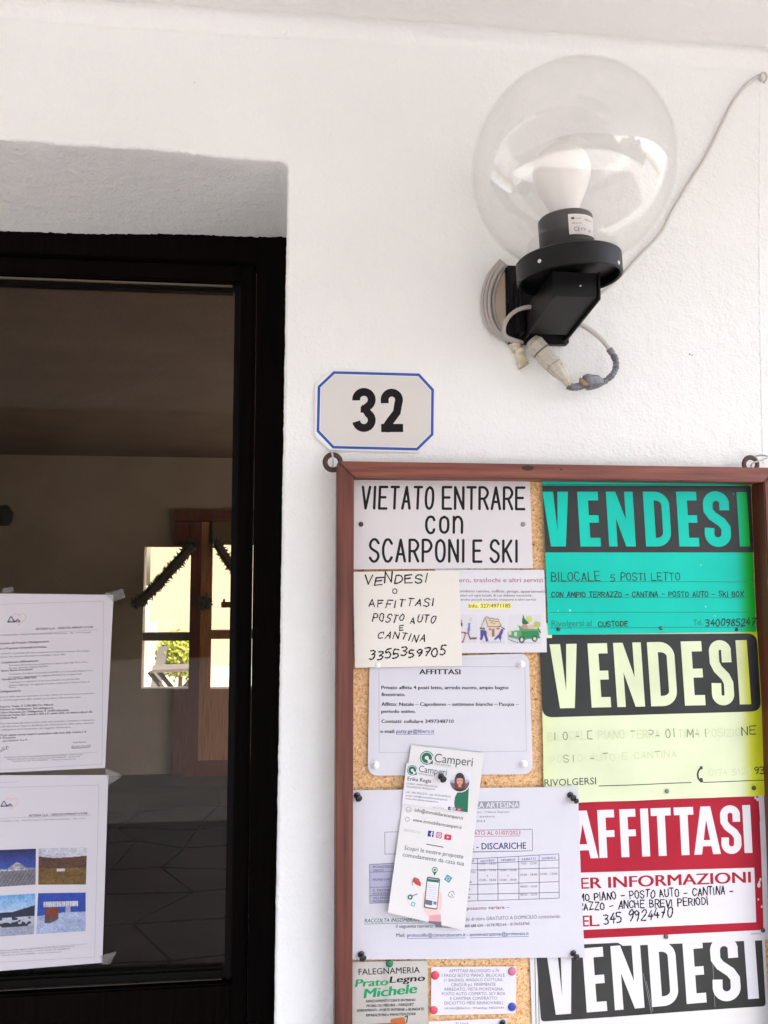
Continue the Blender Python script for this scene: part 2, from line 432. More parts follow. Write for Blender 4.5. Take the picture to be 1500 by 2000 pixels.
fw = thing('side_window', 'small two-pane window beside the far glazed door', 'window', (P(325, 1200, YF).x, YF, P(325, 1345, YF).z))
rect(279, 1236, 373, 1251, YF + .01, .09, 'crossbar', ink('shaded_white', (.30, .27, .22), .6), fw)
rect(279, 1069, 373, 1236, YF + .05, .006, 'glass_pane', M_PANE, fw)
rect(279, 1251, 373, 1344, YF + .05, .006, 'glass_pane', M_PANE, fw)

# tinsel garlands
M_TINSEL = ink('dark_tinsel', (.085, .066, .048), .7)
def garland(pts, Y, r, label):
    g = G(); pp = catmull([P(x, y, Y) for x, y in pts], 14)
    g.tube(pp, r * .72, 8)
    for p in pp:
        for _ in range(16):
            d = Vector((random.gauss(0, 1), random.gauss(0, 1), random.gauss(0, 1))).normalized()
            e = d.orthogonal().normalized() * r * .25; q = p + Vector((random.uniform(-1, 1), 0, random.uniform(-1, 1))) * r * .4
            g.add([q + e, q - e, q + d * r * 1.0 + d.cross(e) * .5], [(0, 1, 2)])
    return tag(g.make('garland', M_TINSEL), label, 'garland', 'garlands hung at the far window')
garland([(376, 1064), (352, 1092), (325, 1122), (298, 1152), (266, 1180)], YF - .12, .058, 'dark tinsel garland hanging diagonally across the far left window pane')
garland([(424, 1060), (436, 1082), (456, 1110), (480, 1120)], YF - .12, .050, 'dark tinsel garland swag at the right glazed pane beside the door jamb')
g = G()
for k in range(60):
    a = random.uniform(0, 6.28); rr = random.uniform(0, .055); c = P(401, 1178, YF - .1) + Vector((rr * math.cos(a), 0, rr * 1.25 * math.sin(a)))
    d = Vector((random.gauss(0, 1), random.gauss(0, .3), random.gauss(0, 1))).normalized() * .03; e = d.orthogonal().normalized() * .018
    g.add([c - d, c + e, c + d, c - e], [(0, 1, 2, 3)])
tag(g.make('wreath', M_TINSEL), 'small dark leafy wreath on the wooden stile of the far door', 'wreath')
g = G(); c = P(440, 1180, YF + .02); g.box(c.x - .035, c.x + .05, c.y, c.y + .02, c.z - .03, c.z + .02); g.box(c.x - .02, c.x + .0, c.y - .01, c.y, c.z + .01, c.z + .045)
tag(g.make('window_ornament', ink('rust_ornament', (.25, .09, .03))), 'small rust brown ornament standing in the right far pane', 'ornament')
c = P(6, 1006, YF - .14); hl = thing('indoor_wall_lamp', 'small black lamp on the hall wall at the left edge of the glass', 'wall lamp', (c.x, YF, c.z))
MBM = ink('black_metal', (.006, .005, .005), .6)
smooth_by_angle(G().lathe(c, (0, 0, 1), [(0.001, -.09), (.05, -.085), (.075, -.04), (.08, .02), (.045, .07), (.001, .085)], 20).make('lamp_shade', MBM, hl), 50)
G().tube([c + Vector((0, 0, .05)), c + Vector((0, .06, .08)), c + Vector((0, .142, .06))], .012, 8).make('arm', MBM, hl)

# outside, beyond the far windows
m, nt, b = nodes('cream_render', .85, .2); s_ = bump(nt, b, [(30, .003)]); noise_col(nt, b, s_, 2, [(.3, (.36, .325, .25)), (.7, (.41, .37, .29))])
HX = P(293, 1150, 15).x
hs = thing('cream_house', 'cream rendered house seen far beyond the hall windows', 'house', (HX + 3, 15, 0))
g = G(); g.box(HX, HX + 9, 15, 19, 0, 5.2); g.make('wall', m, hs)
g = G(); g.prism([(HX - .5, 14.5, 5.2), (HX - .5, 19.5, 5.2), (HX - .5, 17, 7.2)], (10, 0, 0)); g.make('roof', ink('roof_tiles', (.2, .07, .04)), hs)
g = G(); a = P(282, 1225, 14.9); g.box(a.x - .1, a.x + .25, 14.8, 14.95, 0, a.z + .1); tag(g.make('gatepost', ink('pale_stone', (.5, .47, .4))), 'pale stone gatepost left of the cream house', 'post')
MB_ = ink('weathered_table_wood', (.11, .10, .10), .6); MB2 = ink('dark_table_leg', (.04, .033, .03), .6)
c = P(340, 1303, 8.6); bn = thing('garden_table', 'weathered wooden garden table on crossed legs outside the far window', 'table', (c.x, 8.6, 0))
for k in range(4):
    g = G(); x0_ = c.x - .2 - k * .02; g.prism([(x0_, 8.3 + k * .13, c.z - .03), (x0_ + .55, 8.45 + k * .13, c.z - .03), (x0_ + .55, 8.57 + k * .13, c.z - .03), (x0_, 8.42 + k * .13, c.z - .03)], (0, 0, .035)); g.make('table_board', MB_, bn)
for y_ in (8.4, 8.8):
    for a_, b_ in ((-.25, .3), (.3, -.25)):
        G().tube([(c.x + a_, y_, 0), (c.x + b_, y_ + .02, c.z - .03)], .03, 6).make('leg', MB2, bn)
for x_, yy_ in ((-.22, 8.15), ):
    G().prism([(c.x - .3, 8.1, .42), (c.x + .3, 8.22, .42), (c.x + .3, 8.34, .42), (c.x - .3, 8.22, .42)], (0, 0, .03)).make('seat', MB_, bn)
c = P(303, 1300, 9.4); g = G(); g.prism([(c.x - .12, 9.4, .0), (c.x + .02, 9.4, .0), (c.x + .10, 9.75, c.z + .22), (c.x - .02, 9.75, c.z + .20)], (.0, .04, 0))
tag(g.make('leaning_board', ink('grey_board', (.10, .10, .11), .6)), 'dark grey board leaning outside at the left of the far window', 'board')
g = G(); c = P(352, 1272, 10)
for k in range(1400):
    d = Vector((random.gauss(0, 1), random.gauss(0, 1), random.gauss(0, 1))).normalized() * random.uniform(.2, .34) * random.uniform(.8, 1.1)
    q = c + d + Vector((0, 0, -.05)); e = Vector((random.gauss(0, 1), random.gauss(0, 1), random.gauss(0, 1))).normalized() * .035; h = e.orthogonal().normalized() * .02
    g.add([q - e, q + h, q + e, q - h], [(0, 1, 2, 3)])
sh = thing('shrub', 'bright yellow-green shrub growing behind the bench outside', 'shrub', (c.x, 10, 0))
g.make('foliage', ink('yellow_green_leaf', (.20, .24, .03), .6), sh)
g = G(); g.tube([(c.x, 10, 0), (c.x + .02, 10, c.z)], .03, 6); g.make('trunk', ink('bark', (.09, .06, .04)), sh)

# ------------------------------------------------------------------ the entrance door
YD = .232
dr = thing('entrance_door', 'near-black wooden entrance door with one large dark glass pane', 'door', (-.5, YD, 0))
gx1, gz0, gz1 = P(452, 1000, YD + .016).x, P(400, 1890, YD + .016).z, P(300, 566, YD + .016).z
g = G(); g.box(-.075, .02, YD, YD + .05, 0, 2.42); bevel(g.make('frame_jamb', M_DARKDOOR, dr), .002)
g = G(); g.box(-1.12, -1.0, YD, YD + .05, 0, 2.42); bevel(g.make('frame_jamb', M_DARKDOOR, dr), .002)
g = G(); g.box(-1.0, -.075, YD, YD + .05, 2.268, 2.42); bevel(g.make('frame_head', M_DARKDOOR, dr), .002)
g = G(); g.box(gx1 + .012, -.078, YD + .008, YD + .05, 0, 2.265); bevel(g.make('stile', M_DARKDOOR, dr), .003)
g = G(); g.box(-.998, -.93, YD + .008, YD + .05, 0, 2.265); bevel(g.make('stile', M_DARKDOOR, dr), .003)
g = G(); g.box(-.93, gx1 + .012, YD + .008, YD + .05, gz1 + .014, 2.265); bevel(g.make('top_rail', M_DARKDOOR, dr), .003)
g = G(); g.box(-.93, gx1 + .012, YD + .008, YD + .05, .9, gz0 - .022); bevel(g.make('bottom_rail', M_DARKDOOR, dr), .003)
g = G(); g.box(-.93, gx1 + .012, YD + .02, YD + .045, .0, .9); g.make('lower_panel', M_DARKDOOR, dr)
g = G()
for k, (w, y) in enumerate(((.012, .012), (.008, .016))):
    pass
bevel(G().box(gx1, gx1 + .012, YD + .014, YD + .034, gz0 - .02, gz1 + .014).make('glazing_bead', M_BEAD, dr), .003)
bevel(G().box(-.93, gx1, YD + .014, YD + .034, gz0 - .021, gz0).make('glazing_bead', M_BEAD, dr), .004)
bevel(G().box(-.93, gx1, YD + .014, YD + .034, gz1, gz1 + .014).make('glazing_bead', M_BEAD, dr), .003)
G().box(-.93, gx1 - .004, YD + .010, YD + .014, gz1 + .0075, gz1 + .0105).make('bead_highlight', M_BEADGLINT, dr)  # bead highlight, painted in as a thin gold-coloured strip
G().box(-.93, gx1 - .004, YD + .010, YD + .014, gz0 - .0165, gz0 - .0150).make('brown_bead_line', ink('bead_line_brown', (.03, .02, .012)), dr)  # thin brown line along the bottom glazing bead
G().box(-.93, gx1, YD + .0265, YD + .0305, gz0, gz1).make('glass_pane', M_DOORGLASS, dr)
YG = YD + .0262                                 # outer face of the door glass

# ------------------------------------------------------------------ printing on paper
YCORK = -.0125
class Sheet:
    def __init__(s, name, label, cat, corners, Y, mat, curl=None, group=None, outline=None, th=.0003, color=None, vis=None):
        """corners: photo pixels tl, tr, br, bl, read back onto the plane at Y"""
        s.Y = Y; s.curl = curl; s.layer = 0
        s.tl, s.tr, s.br, s.bl = [P(x, y, Y) for x, y in corners]
        c = (s.tl + s.tr + s.br + s.bl) / 4
        s.root = thing(name, label, cat, (c.x, Y, min(s.bl.z, s.br.z)), group)
        s.ex = s.tr - s.tl; s.ez = s.bl - s.tl
        w = s.ex.length; h = s.ez.length; nx = max(2, int(w / .006)); ny = max(2, int(h / .006))
        def bil(u, v_): return (s.tl * (1 - u) + s.tr * u) * (1 - v_) + (s.bl * (1 - u) + s.br * u) * v_
        if outline:                              # rounded corner sheet
            r = outline; pts = []
            for cx, cy, a0 in ((r, r, 180), (w - r, r, 270), (w - r, h - r, 0), (r, h - r, 90)):
                for k in range(7):
                    a = math.radians(a0 + k * 15); pts.append(((cx + r * math.cos(a)) / w, (cy + r * math.sin(a)) / h))
            P0 = [s.bend(bil(u, v_)) for u, v_ in pts]; n = len(P0)
            vv = P0 + [p + Vector((0, th, 0)) for p in P0]
            ff = [list(range(n)), [n + i for i in range(n)][::-1]] + [[i, n + i, n + (i + 1) % n, (i + 1) % n] for i in range(n)]
            s.sheet = mesh('sheet', vv, ff, mat, s.root); return
        vv = []; cols = []
        for yy in (0, th):
            for j in range(ny + 1):
                for i in range(nx + 1):
                    p = bil(i / nx, j / ny); q = s.bend(p); q.y += yy; vv.append(q)
                    if color: cols.append(color(i / nx, j / ny, p))
        W = nx + 1; N = W * (ny + 1); ff = []
        for j in range(ny):
            for i in range(nx):
                a = j * W + i; ff.append((a, a + W, a + W + 1, a + 1)); ff.append((N + a, N + a + 1, N + a + W + 1, N + a + W))
        rim = [i for i in range(nx)] + [j * W + nx for j in range(ny)] + [ny * W + i for i in range(nx, 0, -1)] + [j * W for j in range(ny, 0, -1)]
        for k in range(len(rim)):
            a, b_ = rim[k], rim[(k + 1) % len(rim)]; ff.append((a, b_, N + b_, N + a))
        s.sheet = mesh('sheet', vv, ff, mat, s.root, True, cols if color else None)
        smooth_by_angle(s.sheet, 40)
    def st(s, p):
        d = p - s.tl; a = s.ex; b_ = s.ez; det = a.x * b_.z - a.z * b_.x
        return (d.x * b_.z - d.z * b_.x) / det, (a.x * d.z - a.z * d.x) / det
    def bend(s, p):
        p = Vector(p)
        if s.curl:
            u, v_ = s.st(p); p.y -= s.curl(min(1, max(0, u)), min(1, max(0, v_)))
        return p
    def W(s, px, py, off):
        p = P(px, py, s.Y); p = s.bend(p); p.y -= off; return p
    def tri(s, name, pts, tris, mat, level, color=None):
        """pts in photo pixels, printed on the sheet"""
        return mesh(name, [s.W(x, y, level * .00012) for x, y in pts], tris, mat, s.root)
    def poly(s, name, polys, mat, level=1, sub=12):
        """union of polygons, finely cut so that it follows the paper"""
        P2 = []; F = []
        for q in polys:
            n = len(P2); out = []
            for k in range(len(q)):
                a, b_ = q[k], q[(k + 1) % len(q)]; L = math.hypot(b_[0] - a[0], b_[1] - a[1]); m_ = max(1, int(L / sub))
                for t in range(m_): out.append(Vector((a[0] + (b_[0] - a[0]) * t / m_, a[1] + (b_[1] - a[1]) * t / m_)))
            P2 += out; F.append(list(range(n, n + len(out))))
        if s.curl:
            xs_ = [p.x for p in P2]; ys_ = [p.y for p in P2]; x = min(xs_) + sub * .5
            if (max(xs_) - min(xs_)) > sub and (max(ys_) - min(ys_)) > sub:
                while x < max(xs_):
                    y = min(ys_) + sub * .5
                    while y < max(ys_): P2.append(Vector((x + .3 * math.sin(y), y))); y += sub
                    x += sub
        r = delaunay_2d_cdt(P2, [], F, 1, 1e-4)
        def inq(c_):
            for q in polys:
                k_ = False; n = len(q)
                for i in range(n):
                    xa, ya = q[i]; xb, yb = q[(i + 1) % n]
                    if (ya > c_.y) != (yb > c_.y) and c_.x < (xb - xa) * (c_.y - ya) / (yb - ya) + xa: k_ = not k_
                if k_: return True
            return False
        r = (r[0], r[1], [t for t in r[2] if inq((r[0][t[0]] + r[0][t[1]] + r[0][t[2]]) / 3)])
        return s.tri(name, [(p.x, p.y) for p in r[0]], r[2], mat, level)
    def text(s, body, x0, y0, x1, y1, cap, mat, bold=0, shear=0, level=2, name='lettering', spacing=1.0):
        """body set between baseline ends (x0,y0) and (x1,y1), capital height cap, all in photo pixels"""
        c = bpy.data.curves.new('t', 'FONT'); c.body = body; c.resolution_u = 2 if cap < 14 else 5; c.space_character = spacing
        o = bpy.data.objects.new('t', c); me = bpy.data.meshes.new_from_object(o)
        co = [(v_.co.x, v_.co.y) for v_ in me.vertices]; tris = [tuple(p.vertices) for p in me.polygons]
        bpy.data.objects.remove(o); bpy.data.curves.remove(c); bpy.data.meshes.remove(me)
        if not co: return
        xa = min(c_[0] for c_ in co); xb = max(c_[0] for c_ in co); L = math.hypot(x1 - x0, y1 - y0); ux, uy = (x1 - x0) / L, (y1 - y0) / L
        k = cap / .69
        n = len(co); cop = 1 if bold <= 0 else (2 if bold < .015 else 3); pts = []; F = []
        for q in range(cop):
            dx = 0 if cop == 1 else (q / (cop - 1) - .5) * 2 * bold * k * 1.3
            for a, b_ in co:
                u = (a - xa) / (xb - xa) * L + shear * b_ * k + dx; w_ = b_ * k
                pts.append((x0 + ux * u + uy * w_, y0 + uy * u - ux * w_, q))
            F += [tuple(q * n + i for i in t) for t in tris]
        return mesh(name, [s.W(x, y, level * .00012 + q * .00002) for x, y, q in pts], F, mat, s.root)
    def line(s, x0, y0, x1, y1, w, mat, level=1, name='rule'):
        n = max(1, int(math.hypot(x1 - x0, y1 - y0) / 14)); L = math.hypot(x1 - x0, y1 - y0); nx, ny = -(y1 - y0) / L * w / 2, (x1 - x0) / L * w / 2
        pts = []
        for i in range(n + 1):
            x, y = x0 + (x1 - x0) * i / n, y0 + (y1 - y0) * i / n; pts += [(x + nx, y + ny), (x - nx, y - ny)]
        return s.tri(name, pts, [(2 * i, 2 * i + 1, 2 * i + 3, 2 * i + 2) for i in range(n)], mat, level)
    def lines(s, segs, w, mat, level=1, name='rules'):
        pts = []; fs = []
        for k, (x0, y0, x1, y1) in enumerate(segs):
            L = math.hypot(x1 - x0, y1 - y0); nx, ny = -(y1 - y0) / L * w / 2, (x1 - x0) / L * w / 2; n = max(1, int(L / 14)); b0 = len(pts)
            for i in range(n + 1):
                x, y = x0 + (x1 - x0) * i / n, y0 + (y1 - y0) * i / n; pts += [(x + nx, y + ny, k), (x - nx, y - ny, k)]
            fs += [(b0 + 2 * i, b0 + 2 * i + 1, b0 + 2 * i + 3, b0 + 2 * i + 2) for i in range(n)]
        return mesh(name, [s.W(x, y, level * .00012 + (k % 7) * .000004) for x, y, k in pts], fs, mat, s.root)
    def hand(s, body, x0, y0, x1, y1, cap, w, mat, slant=0, jit=.03, level=2, name='handwriting', tight=.32, fade=None):
        """pen strokes: body written between the baseline ends"""
        total = sum(adv(ch) + tight for ch in body) - tight; L = math.hypot(x1 - x0, y1 - y0); ux, uy = (x1 - x0) / L, (y1 - y0) / L; k = L / total
        pts3 = []; fs = []; u = 0; sid = 0; rf = random.Random(5)
        for ch in body:
            wd = adv(ch); dy = random.gauss(0, jit); sc = 1 + random.gauss(0, jit); sl = slant + random.gauss(0, jit)
            for st in GLYPH.get(ch, []):
                dropped = bool(fade) and rf.random() < fade
                q = []
                for a, b_ in st:
                    a += random.gauss(0, jit * .5); b_ = (b_ + random.gauss(0, jit * .5)) * sc + dy
                    q.append(Vector(((u + a * wd) * k + sl * b_ * cap, b_ * cap)))
                if dropped: continue
                if len(q) > 2 and st[0] != 'l': q2 = catmull(q, 5) if ch in CURVY else q
                else: q2 = q
                parts_ = [[q2[0]]]
                for i in range(1, len(q2)):
                    parts_[-1].append(q2[i])
                    if i < len(q2) - 1 and (q2[i] - q2[i - 1]).length > 1e-6 and (q2[i + 1] - q2[i]).length > 1e-6 and (q2[i] - q2[i - 1]).normalized().dot((q2[i + 1] - q2[i]).normalized()) < .6: parts_.append([q2[i]])
                for q3 in parts_:
                    if len(q3) < 2 or (q3[-1] - q3[0]).length < 1e-5 and len(q3) == 2: continue
                    sid += 1; b0 = len(pts3); n = len(q3)
                    for i, p in enumerate(q3):
                        t = (q3[min(i + 1, n - 1)] - q3[max(i - 1, 0)]); t = t.normalized() if t.length > 1e-6 else Vector((1, 0))
                        nn = Vector((-t.y, t.x)) * w / 2 * (1 if jit == 0 else .86 + .22 * math.sin(i * 1.3 + sid * 2.1))
                        for r_ in (nn, -nn):
                            pt = p + r_; pts3.append((x0 + ux * pt.x + uy * pt.y, y0 + uy * pt.x - ux * pt.y, sid))
                    fs += [(b0 + 2 * i, b0 + 2 * i + 1, b0 + 2 * i + 3, b0 + 2 * i + 2) for i in range(n - 1)]
                    for e_, t in ((q3[0], q3[0] - q3[1]), (q3[-1], q3[-1] - q3[-2])):
                        t = t.normalized() if t.length > 1e-6 else Vector((1, 0)); nn = Vector((-t.y, t.x)); b1 = len(pts3)
                        for aa in (90, 45, 0, -45, -90):
                            pt = e_ + (t * math.cos(math.radians(aa)) + nn * math.sin(math.radians(aa))) * w / 2; pts3.append((x0 + ux * pt.x + uy * pt.y, y0 + uy * pt.x - ux * pt.y, sid))
                        fs.append([b1 + k2 for k2 in range(5)])
            u += wd + tight
        return mesh(name, [s.W(x, y, level * .00012 + (k_ % 9) * .000005) for x, y, k_ in pts3], fs, mat, s.root)
    def picture(s, quad, fn, nx, ny, level=2, name='picture', mat=None):
        (ax, ay), (bx, by), (cx, cy), (dx, dy) = quad; v_ = []; c = []
        for j in range(ny + 1):
            for i in range(nx + 1):
                u, t = i / nx, j / ny
                x = (ax * (1 - u) + bx * u) * (1 - t) + (dx * (1 - u) + cx * u) * t; y = (ay * (1 - u) + by * u) * (1 - t) + (dy * (1 - u) + cy * u) * t
                v_.append(s.W(x, y, level * .00012)); c.append(fn(u, t))
        W = nx + 1
        return mesh(name, v_, [(j * W + i, (j + 1) * W + i, (j + 1) * W + i + 1, j * W + i + 1) for j in range(ny) for i in range(nx)], mat or vcol_mat('printed_colour'), s.root, False, c)
    def disc(s, x, y, r, mat, level=1, name='dot', ry=None, n=18):
        ry = ry or r
        return s.tri(name, [(x + r * math.cos(2 * math.pi * k / n), y - ry * math.sin(2 * math.pi * k / n)) for k in range(n)], [list(range(n))], mat, level)
    def ring(s, x, y, r, w, mat, level=1, name='ring', a0=0, a1=360, n=28):
        pts = []
        for k in range(n + 1):
            a = math.radians(a0 + (a1 - a0) * k / n)
            for q in (r + w / 2, r - w / 2): pts.append((x + q * math.cos(a), y - q * math.sin(a)))
        return s.tri(name, pts, [(2 * i, 2 * i + 1, 2 * i + 3, 2 * i + 2) for i in range(n)], mat, level)

# stroke alphabet, box 0..1 wide (times its advance) and 0..1 high
O_ = [(.5, 1), (.12, .86), (.0, .5), (.12, .14), (.5, 0), (.88, .14), (1, .5), (.88, .86), (.5, 1)]
GLYPH = {
 'A': [[(0, 0), (.5, 1), (1, 0)], [(.17, .33), (.83, .33)]], 'B': [[(0, 0), (0, 1)], [(0, 1), (.6, .98), (.85, .76), (.6, .54), (0, .52)], [(.0, .52), (.7, .5), (1, .26), (.7, .02), (0, 0)]],
 'C': [[(1, .82), (.7, 1), (.3, .97), (.03, .7), (0, .5), (.03, .3), (.3, .03), (.7, 0), (1, .18)]], 'D': [[(0, 0), (0, 1)], [(0, 1), (.55, .96), (.95, .7), (1, .5), (.95, .3), (.55, .04), (0, 0)]],
 'E': [[(1, 1), (0, 1), (0, 0), (1, 0)], [(0, .52), (.8, .52)]], 'F': [[(1, 1), (0, 1), (0, 0)], [(0, .52), (.8, .52)]],
 'G': [[(1, .85), (.6, 1), (.1, .8), (0, .5), (.1, .2), (.6, 0), (1, .15), (1, .45), (.6, .45)]], 'H': [[(0, 0), (0, 1)], [(1, 0), (1, 1)], [(0, .5), (1, .5)]],
 'I': [[(.5, 0), (.5, 1)]], 'K': [[(0, 0), (0, 1)], [(1, 1), (.05, .42)], [(.3, .6), (1, 0)]], 'L': [[(0, 1), (0, 0), (1, 0)]],
 'M': [[(0, 0), (.05, 1), (.5, .3), (.95, 1), (1, 0)]], 'N': [[(0, 0), (0, 1), (1, 0), (1, 1)]], 'O': [O_],
 'P': [[(0, 0), (0, 1)], [(0, 1), (.65, .98), (1, .74), (.65, .48), (0, .46)]], 'R': [[(0, 0), (0, 1)], [(0, 1), (.65, .98), (1, .75), (.65, .5), (0, .48)], [(.5, .48), (1, 0)]],
 'S': [[(1, .84), (.7, 1), (.3, .99), (.03, .8), (.15, .6), (.85, .4), (.98, .2), (.7, .01), (.3, 0), (0, .16)]], 'T': [[(0, 1), (1, 1)], [(.5, 1), (.5, 0)]],
 'U': [[(0, 1), (0, .3), (.2, .03), (.5, 0), (.8, .03), (1, .3), (1, 1)]], 'V': [[(0, 1), (.5, 0), (1, 1)]], 'X': [[(0, 0), (1, 1)], [(0, 1), (1, 0)]], 'Z': [[(0, 1), (1, 1), (0, 0), (1, 0)]],
 '0': [O_], '1': [[(.2, .75), (.6, 1), (.6, 0)]], '2': [[(0, .78), (.2, .98), (.7, 1), (.95, .78), (.7, .45), (0, 0), (1, 0)]], '3': [[(0, .95), (.6, 1), (.95, .8), (.6, .55), (.3, .53), (.6, .52), (1, .28), (.6, 0), (0, .05)]],
 '4': [[(.6, 1), (0, .35), (1, .35)], [(.75, .6), (.7, 0)]], '5': [[(.95, 1), (.15, 1), (.08, .58), (.5, .64), (.95, .42), (.9, .12), (.5, 0), (0, .05)]],
 '6': [[(.9, 1), (.3, .7), (0, .3), (.3, 0), (.8, .05), (.95, .35), (.5, .5), (.05, .3)]], '7': [[(0, 1), (1, 1), (.35, 0)], [(.3, .5), (.85, .5)]],
 '8': [[(.5, .52), (.1, .75), (.5, 1), (.9, .75), (.5, .52), (0, .26), (.5, 0), (1, .26), (.5, .52)]], '9': [[(.95, .8), (.5, 1), (.05, .75), (.4, .5), (.9, .7), (.95, .8), (.85, .35), (.5, 0)]],
 '-': [[(.0, .45), (1, .48)]], 'c': [[(.95, .55), (.75, .68), (.3, .68), (0, .5), (0, .2), (.3, 0), (.75, 0), (.95, .14)]],
 'o': [[(.5, .7), (.1, .6), (0, .35), (.1, .1), (.5, 0), (.9, .1), (1, .35), (.9, .6), (.5, .7)]], 'n': [[(0, 0), (0, .7)], [(0, .5), (.3, .68), (.7, .68), (1, .48), (1, 0)]],
}
CURVY = set('BCDGOPRSU02356789con')
ADV = {'I': .12, ' ': .45, '-': .6, 'M': .95, '1': .4}
def adv(ch): return ADV.get(ch, .72)

# block letters as unions of polygons, w x h box, stroke t, y up
def arc(cx, cy, rx, ry, a0, a1, n=10): return [(cx + rx * math.cos(math.radians(a0 + (a1 - a0) * k / n)), cy + ry * math.sin(math.radians(a0 + (a1 - a0) * k / n))) for k in range(n + 1)]
def band(path, t):
    path = [Vector(p) for p in path]; out = []; n = len(path); L = []; R = []
    for i, p in enumerate(path):
        d = (path[min(i + 1, n - 1)] - path[max(i - 1, 0)]).normalized(); nn = Vector((-d.y, d.x)) * t / 2; L.append(p + nn); R.append(p - nn)
    return [[tuple(L[i]), tuple(L[i + 1]), tuple(R[i + 1]), tuple(R[i])] for i in range(n - 1)]
def block(ch, w, h, t, tv=None):
    tv = tv or t * .8
    if ch == 'I': return [[(0, 0), (w, 0), (w, h), (0, h)]]
    if ch in 'EF':
        r = [[(0, 0), (t, 0), (t, h), (0, h)], [(t * .5, h - tv), (w, h - tv), (w, h), (t * .5, h)], [(t * .5, h * .5 - tv * .42), (w * .97, h * .5 - tv * .42), (w * .97, h * .5 + tv * .45), (t * .5, h * .5 + tv * .45)]]
        if ch == 'E': r.append([(t * .5, 0), (w, 0), (w, tv), (t * .5, tv)])
        return r
    if ch == 'T': return [[(0, h - tv), (w, h - tv), (w, h), (0, h)], [(w / 2 - t / 2, 0), (w / 2 + t / 2, 0), (w / 2 + t / 2, h - tv * .5), (w / 2 - t / 2, h - tv * .5)]]
    if ch == 'V': a = t * 1.03; return [[(0, h), (a, h), (w * .5, h * .28), (w - a, h), (w, h), (w * .5 + t * .72, 0), (w * .5 - t * .72, 0)]]
    if ch == 'A': a = t * .98; return [[(0, 0), (a, 0), (w * .5, h * .72), (w * .5, h), (w * .5 - t * .62, h)], [(w, 0), (w - a, 0), (w * .5, h * .72), (w * .5, h), (w * .5 + t * .62, h)], [(w * .22, h * .17), (w * .78, h * .17), (w * .7, h * .17 + tv * .8), (w * .3, h * .17 + tv * .8)]]
    if ch == 'N': s_ = t * .82; return [[(0, 0), (s_, 0), (s_, h), (0, h)], [(w - s_, 0), (w, 0), (w, h), (w - s_, h)], [(0, h), (s_ * 1.12, h), (w, 0), (w - s_ * 1.12, 0)]]
    if ch == 'D':
        o = [(t * .5, h)] + [(w * .45, h)] + arc(w * .45, h - w * .55, w * .55, w * .55, 90, 0)[1:] + arc(w * .45, w * .55, w * .55, w * .55, 0, -90) + [(t * .5, 0)]
        i_ = [(t * .5, h - tv)] + [(w * .45, h - tv)] + arc(w * .45, h - w * .55, w * .55 - t * .76, w * .55 - tv, 90, 0)[1:] + arc(w * .45, w * .55, w * .55 - t * .76, w * .55 - tv, 0, -90) + [(t * .5, tv)]
        return [[(0, 0), (t, 0), (t, h), (0, h)]] + [[o[k], o[k + 1], i_[k + 1], i_[k]] for k in range(len(o) - 1)]
    if ch == 'S':
        r = w / 2 - t * .46; cx = w / 2; ct = h - r - t * .42; cb = r + t * .42
        path = [(w - t * .5, h * .66), (w - t * .5, ct)] + arc(cx, ct, r, r, 0, 180, 14)[1:] + [(cx - r, h * .66), (cx - r * .55, h * .56), (cx + r * .55, h * .44), (cx + r, h * .34)] + arc(cx, cb, r, r, 0, -180, 14) + [(t * .5, h * .34)]
        path = [path[0]] + path[1:]; return band([path[0]] + path[1:], t * .94)
    if ch == '3':
        r = w / 2 - t * .48; cx = w / 2; ct = h - r - t * .45; cb = r + t * .45
        return band([(t * .5, h * .72), (t * .5, ct)][:1] + arc(cx, ct, r, r, 170, -60, 16) + [(cx + r * .1, h * .52)], t) + band([(w * .38, h * .53), (cx + r * .2, h * .51)] + arc(cx, cb, r, r, 55, -170, 16), t) + [[(w * .36, h * .44), (w * .62, h * .44), (w * .66, h * .58), (w * .36, h * .58)]]
    if ch == '2':
        r = w / 2 - t * .48; cx = w / 2; ct = h - r - t * .45
        return band([(t * .5, h * .67)] + arc(cx, ct, r, r, 180, -25, 16) + [(w * .72, h * .46), (w * .45, h * .28), (t * .55, tv * .5), (t * .5, 0)], t) + [[(0, 0), (w, 0), (w, tv), (0, tv)]]
def blocks(sh, letters, mat_or_none, t, base, tilt, h, slant, level=3, name='letter', tv=None, color=None, hslope=0):
    """letters: (ch, x left, x right) at mid height; base: baseline y at x=0 and its slope tilt; slant: px the foot is right of the head"""
    for ch, xl, xr in letters:
        w = xr - xl; cx = (xl + xr) / 2; hh = h + hslope * cx
        yb = base + tilt * cx; polys = block(ch, w, hh, t, tv); q = []
        for pl in polys:
            q.append([(xl + a - (b_ / hh - .5) * slant, yb + tilt * (a - w / 2) - b_) for a, b_ in pl])
        o = sh.poly(name, q, mat_or_none, level, 14)
        if color:
            me = o.data; org = wpos(o.parent); ca = me.color_attributes.new('Col', 'FLOAT_COLOR', 'POINT')
            ca.data.foreach_set('color', np.array([(*color(v_.co + org), 1) for v_ in me.vertices], dtype=np.float32).ravel())

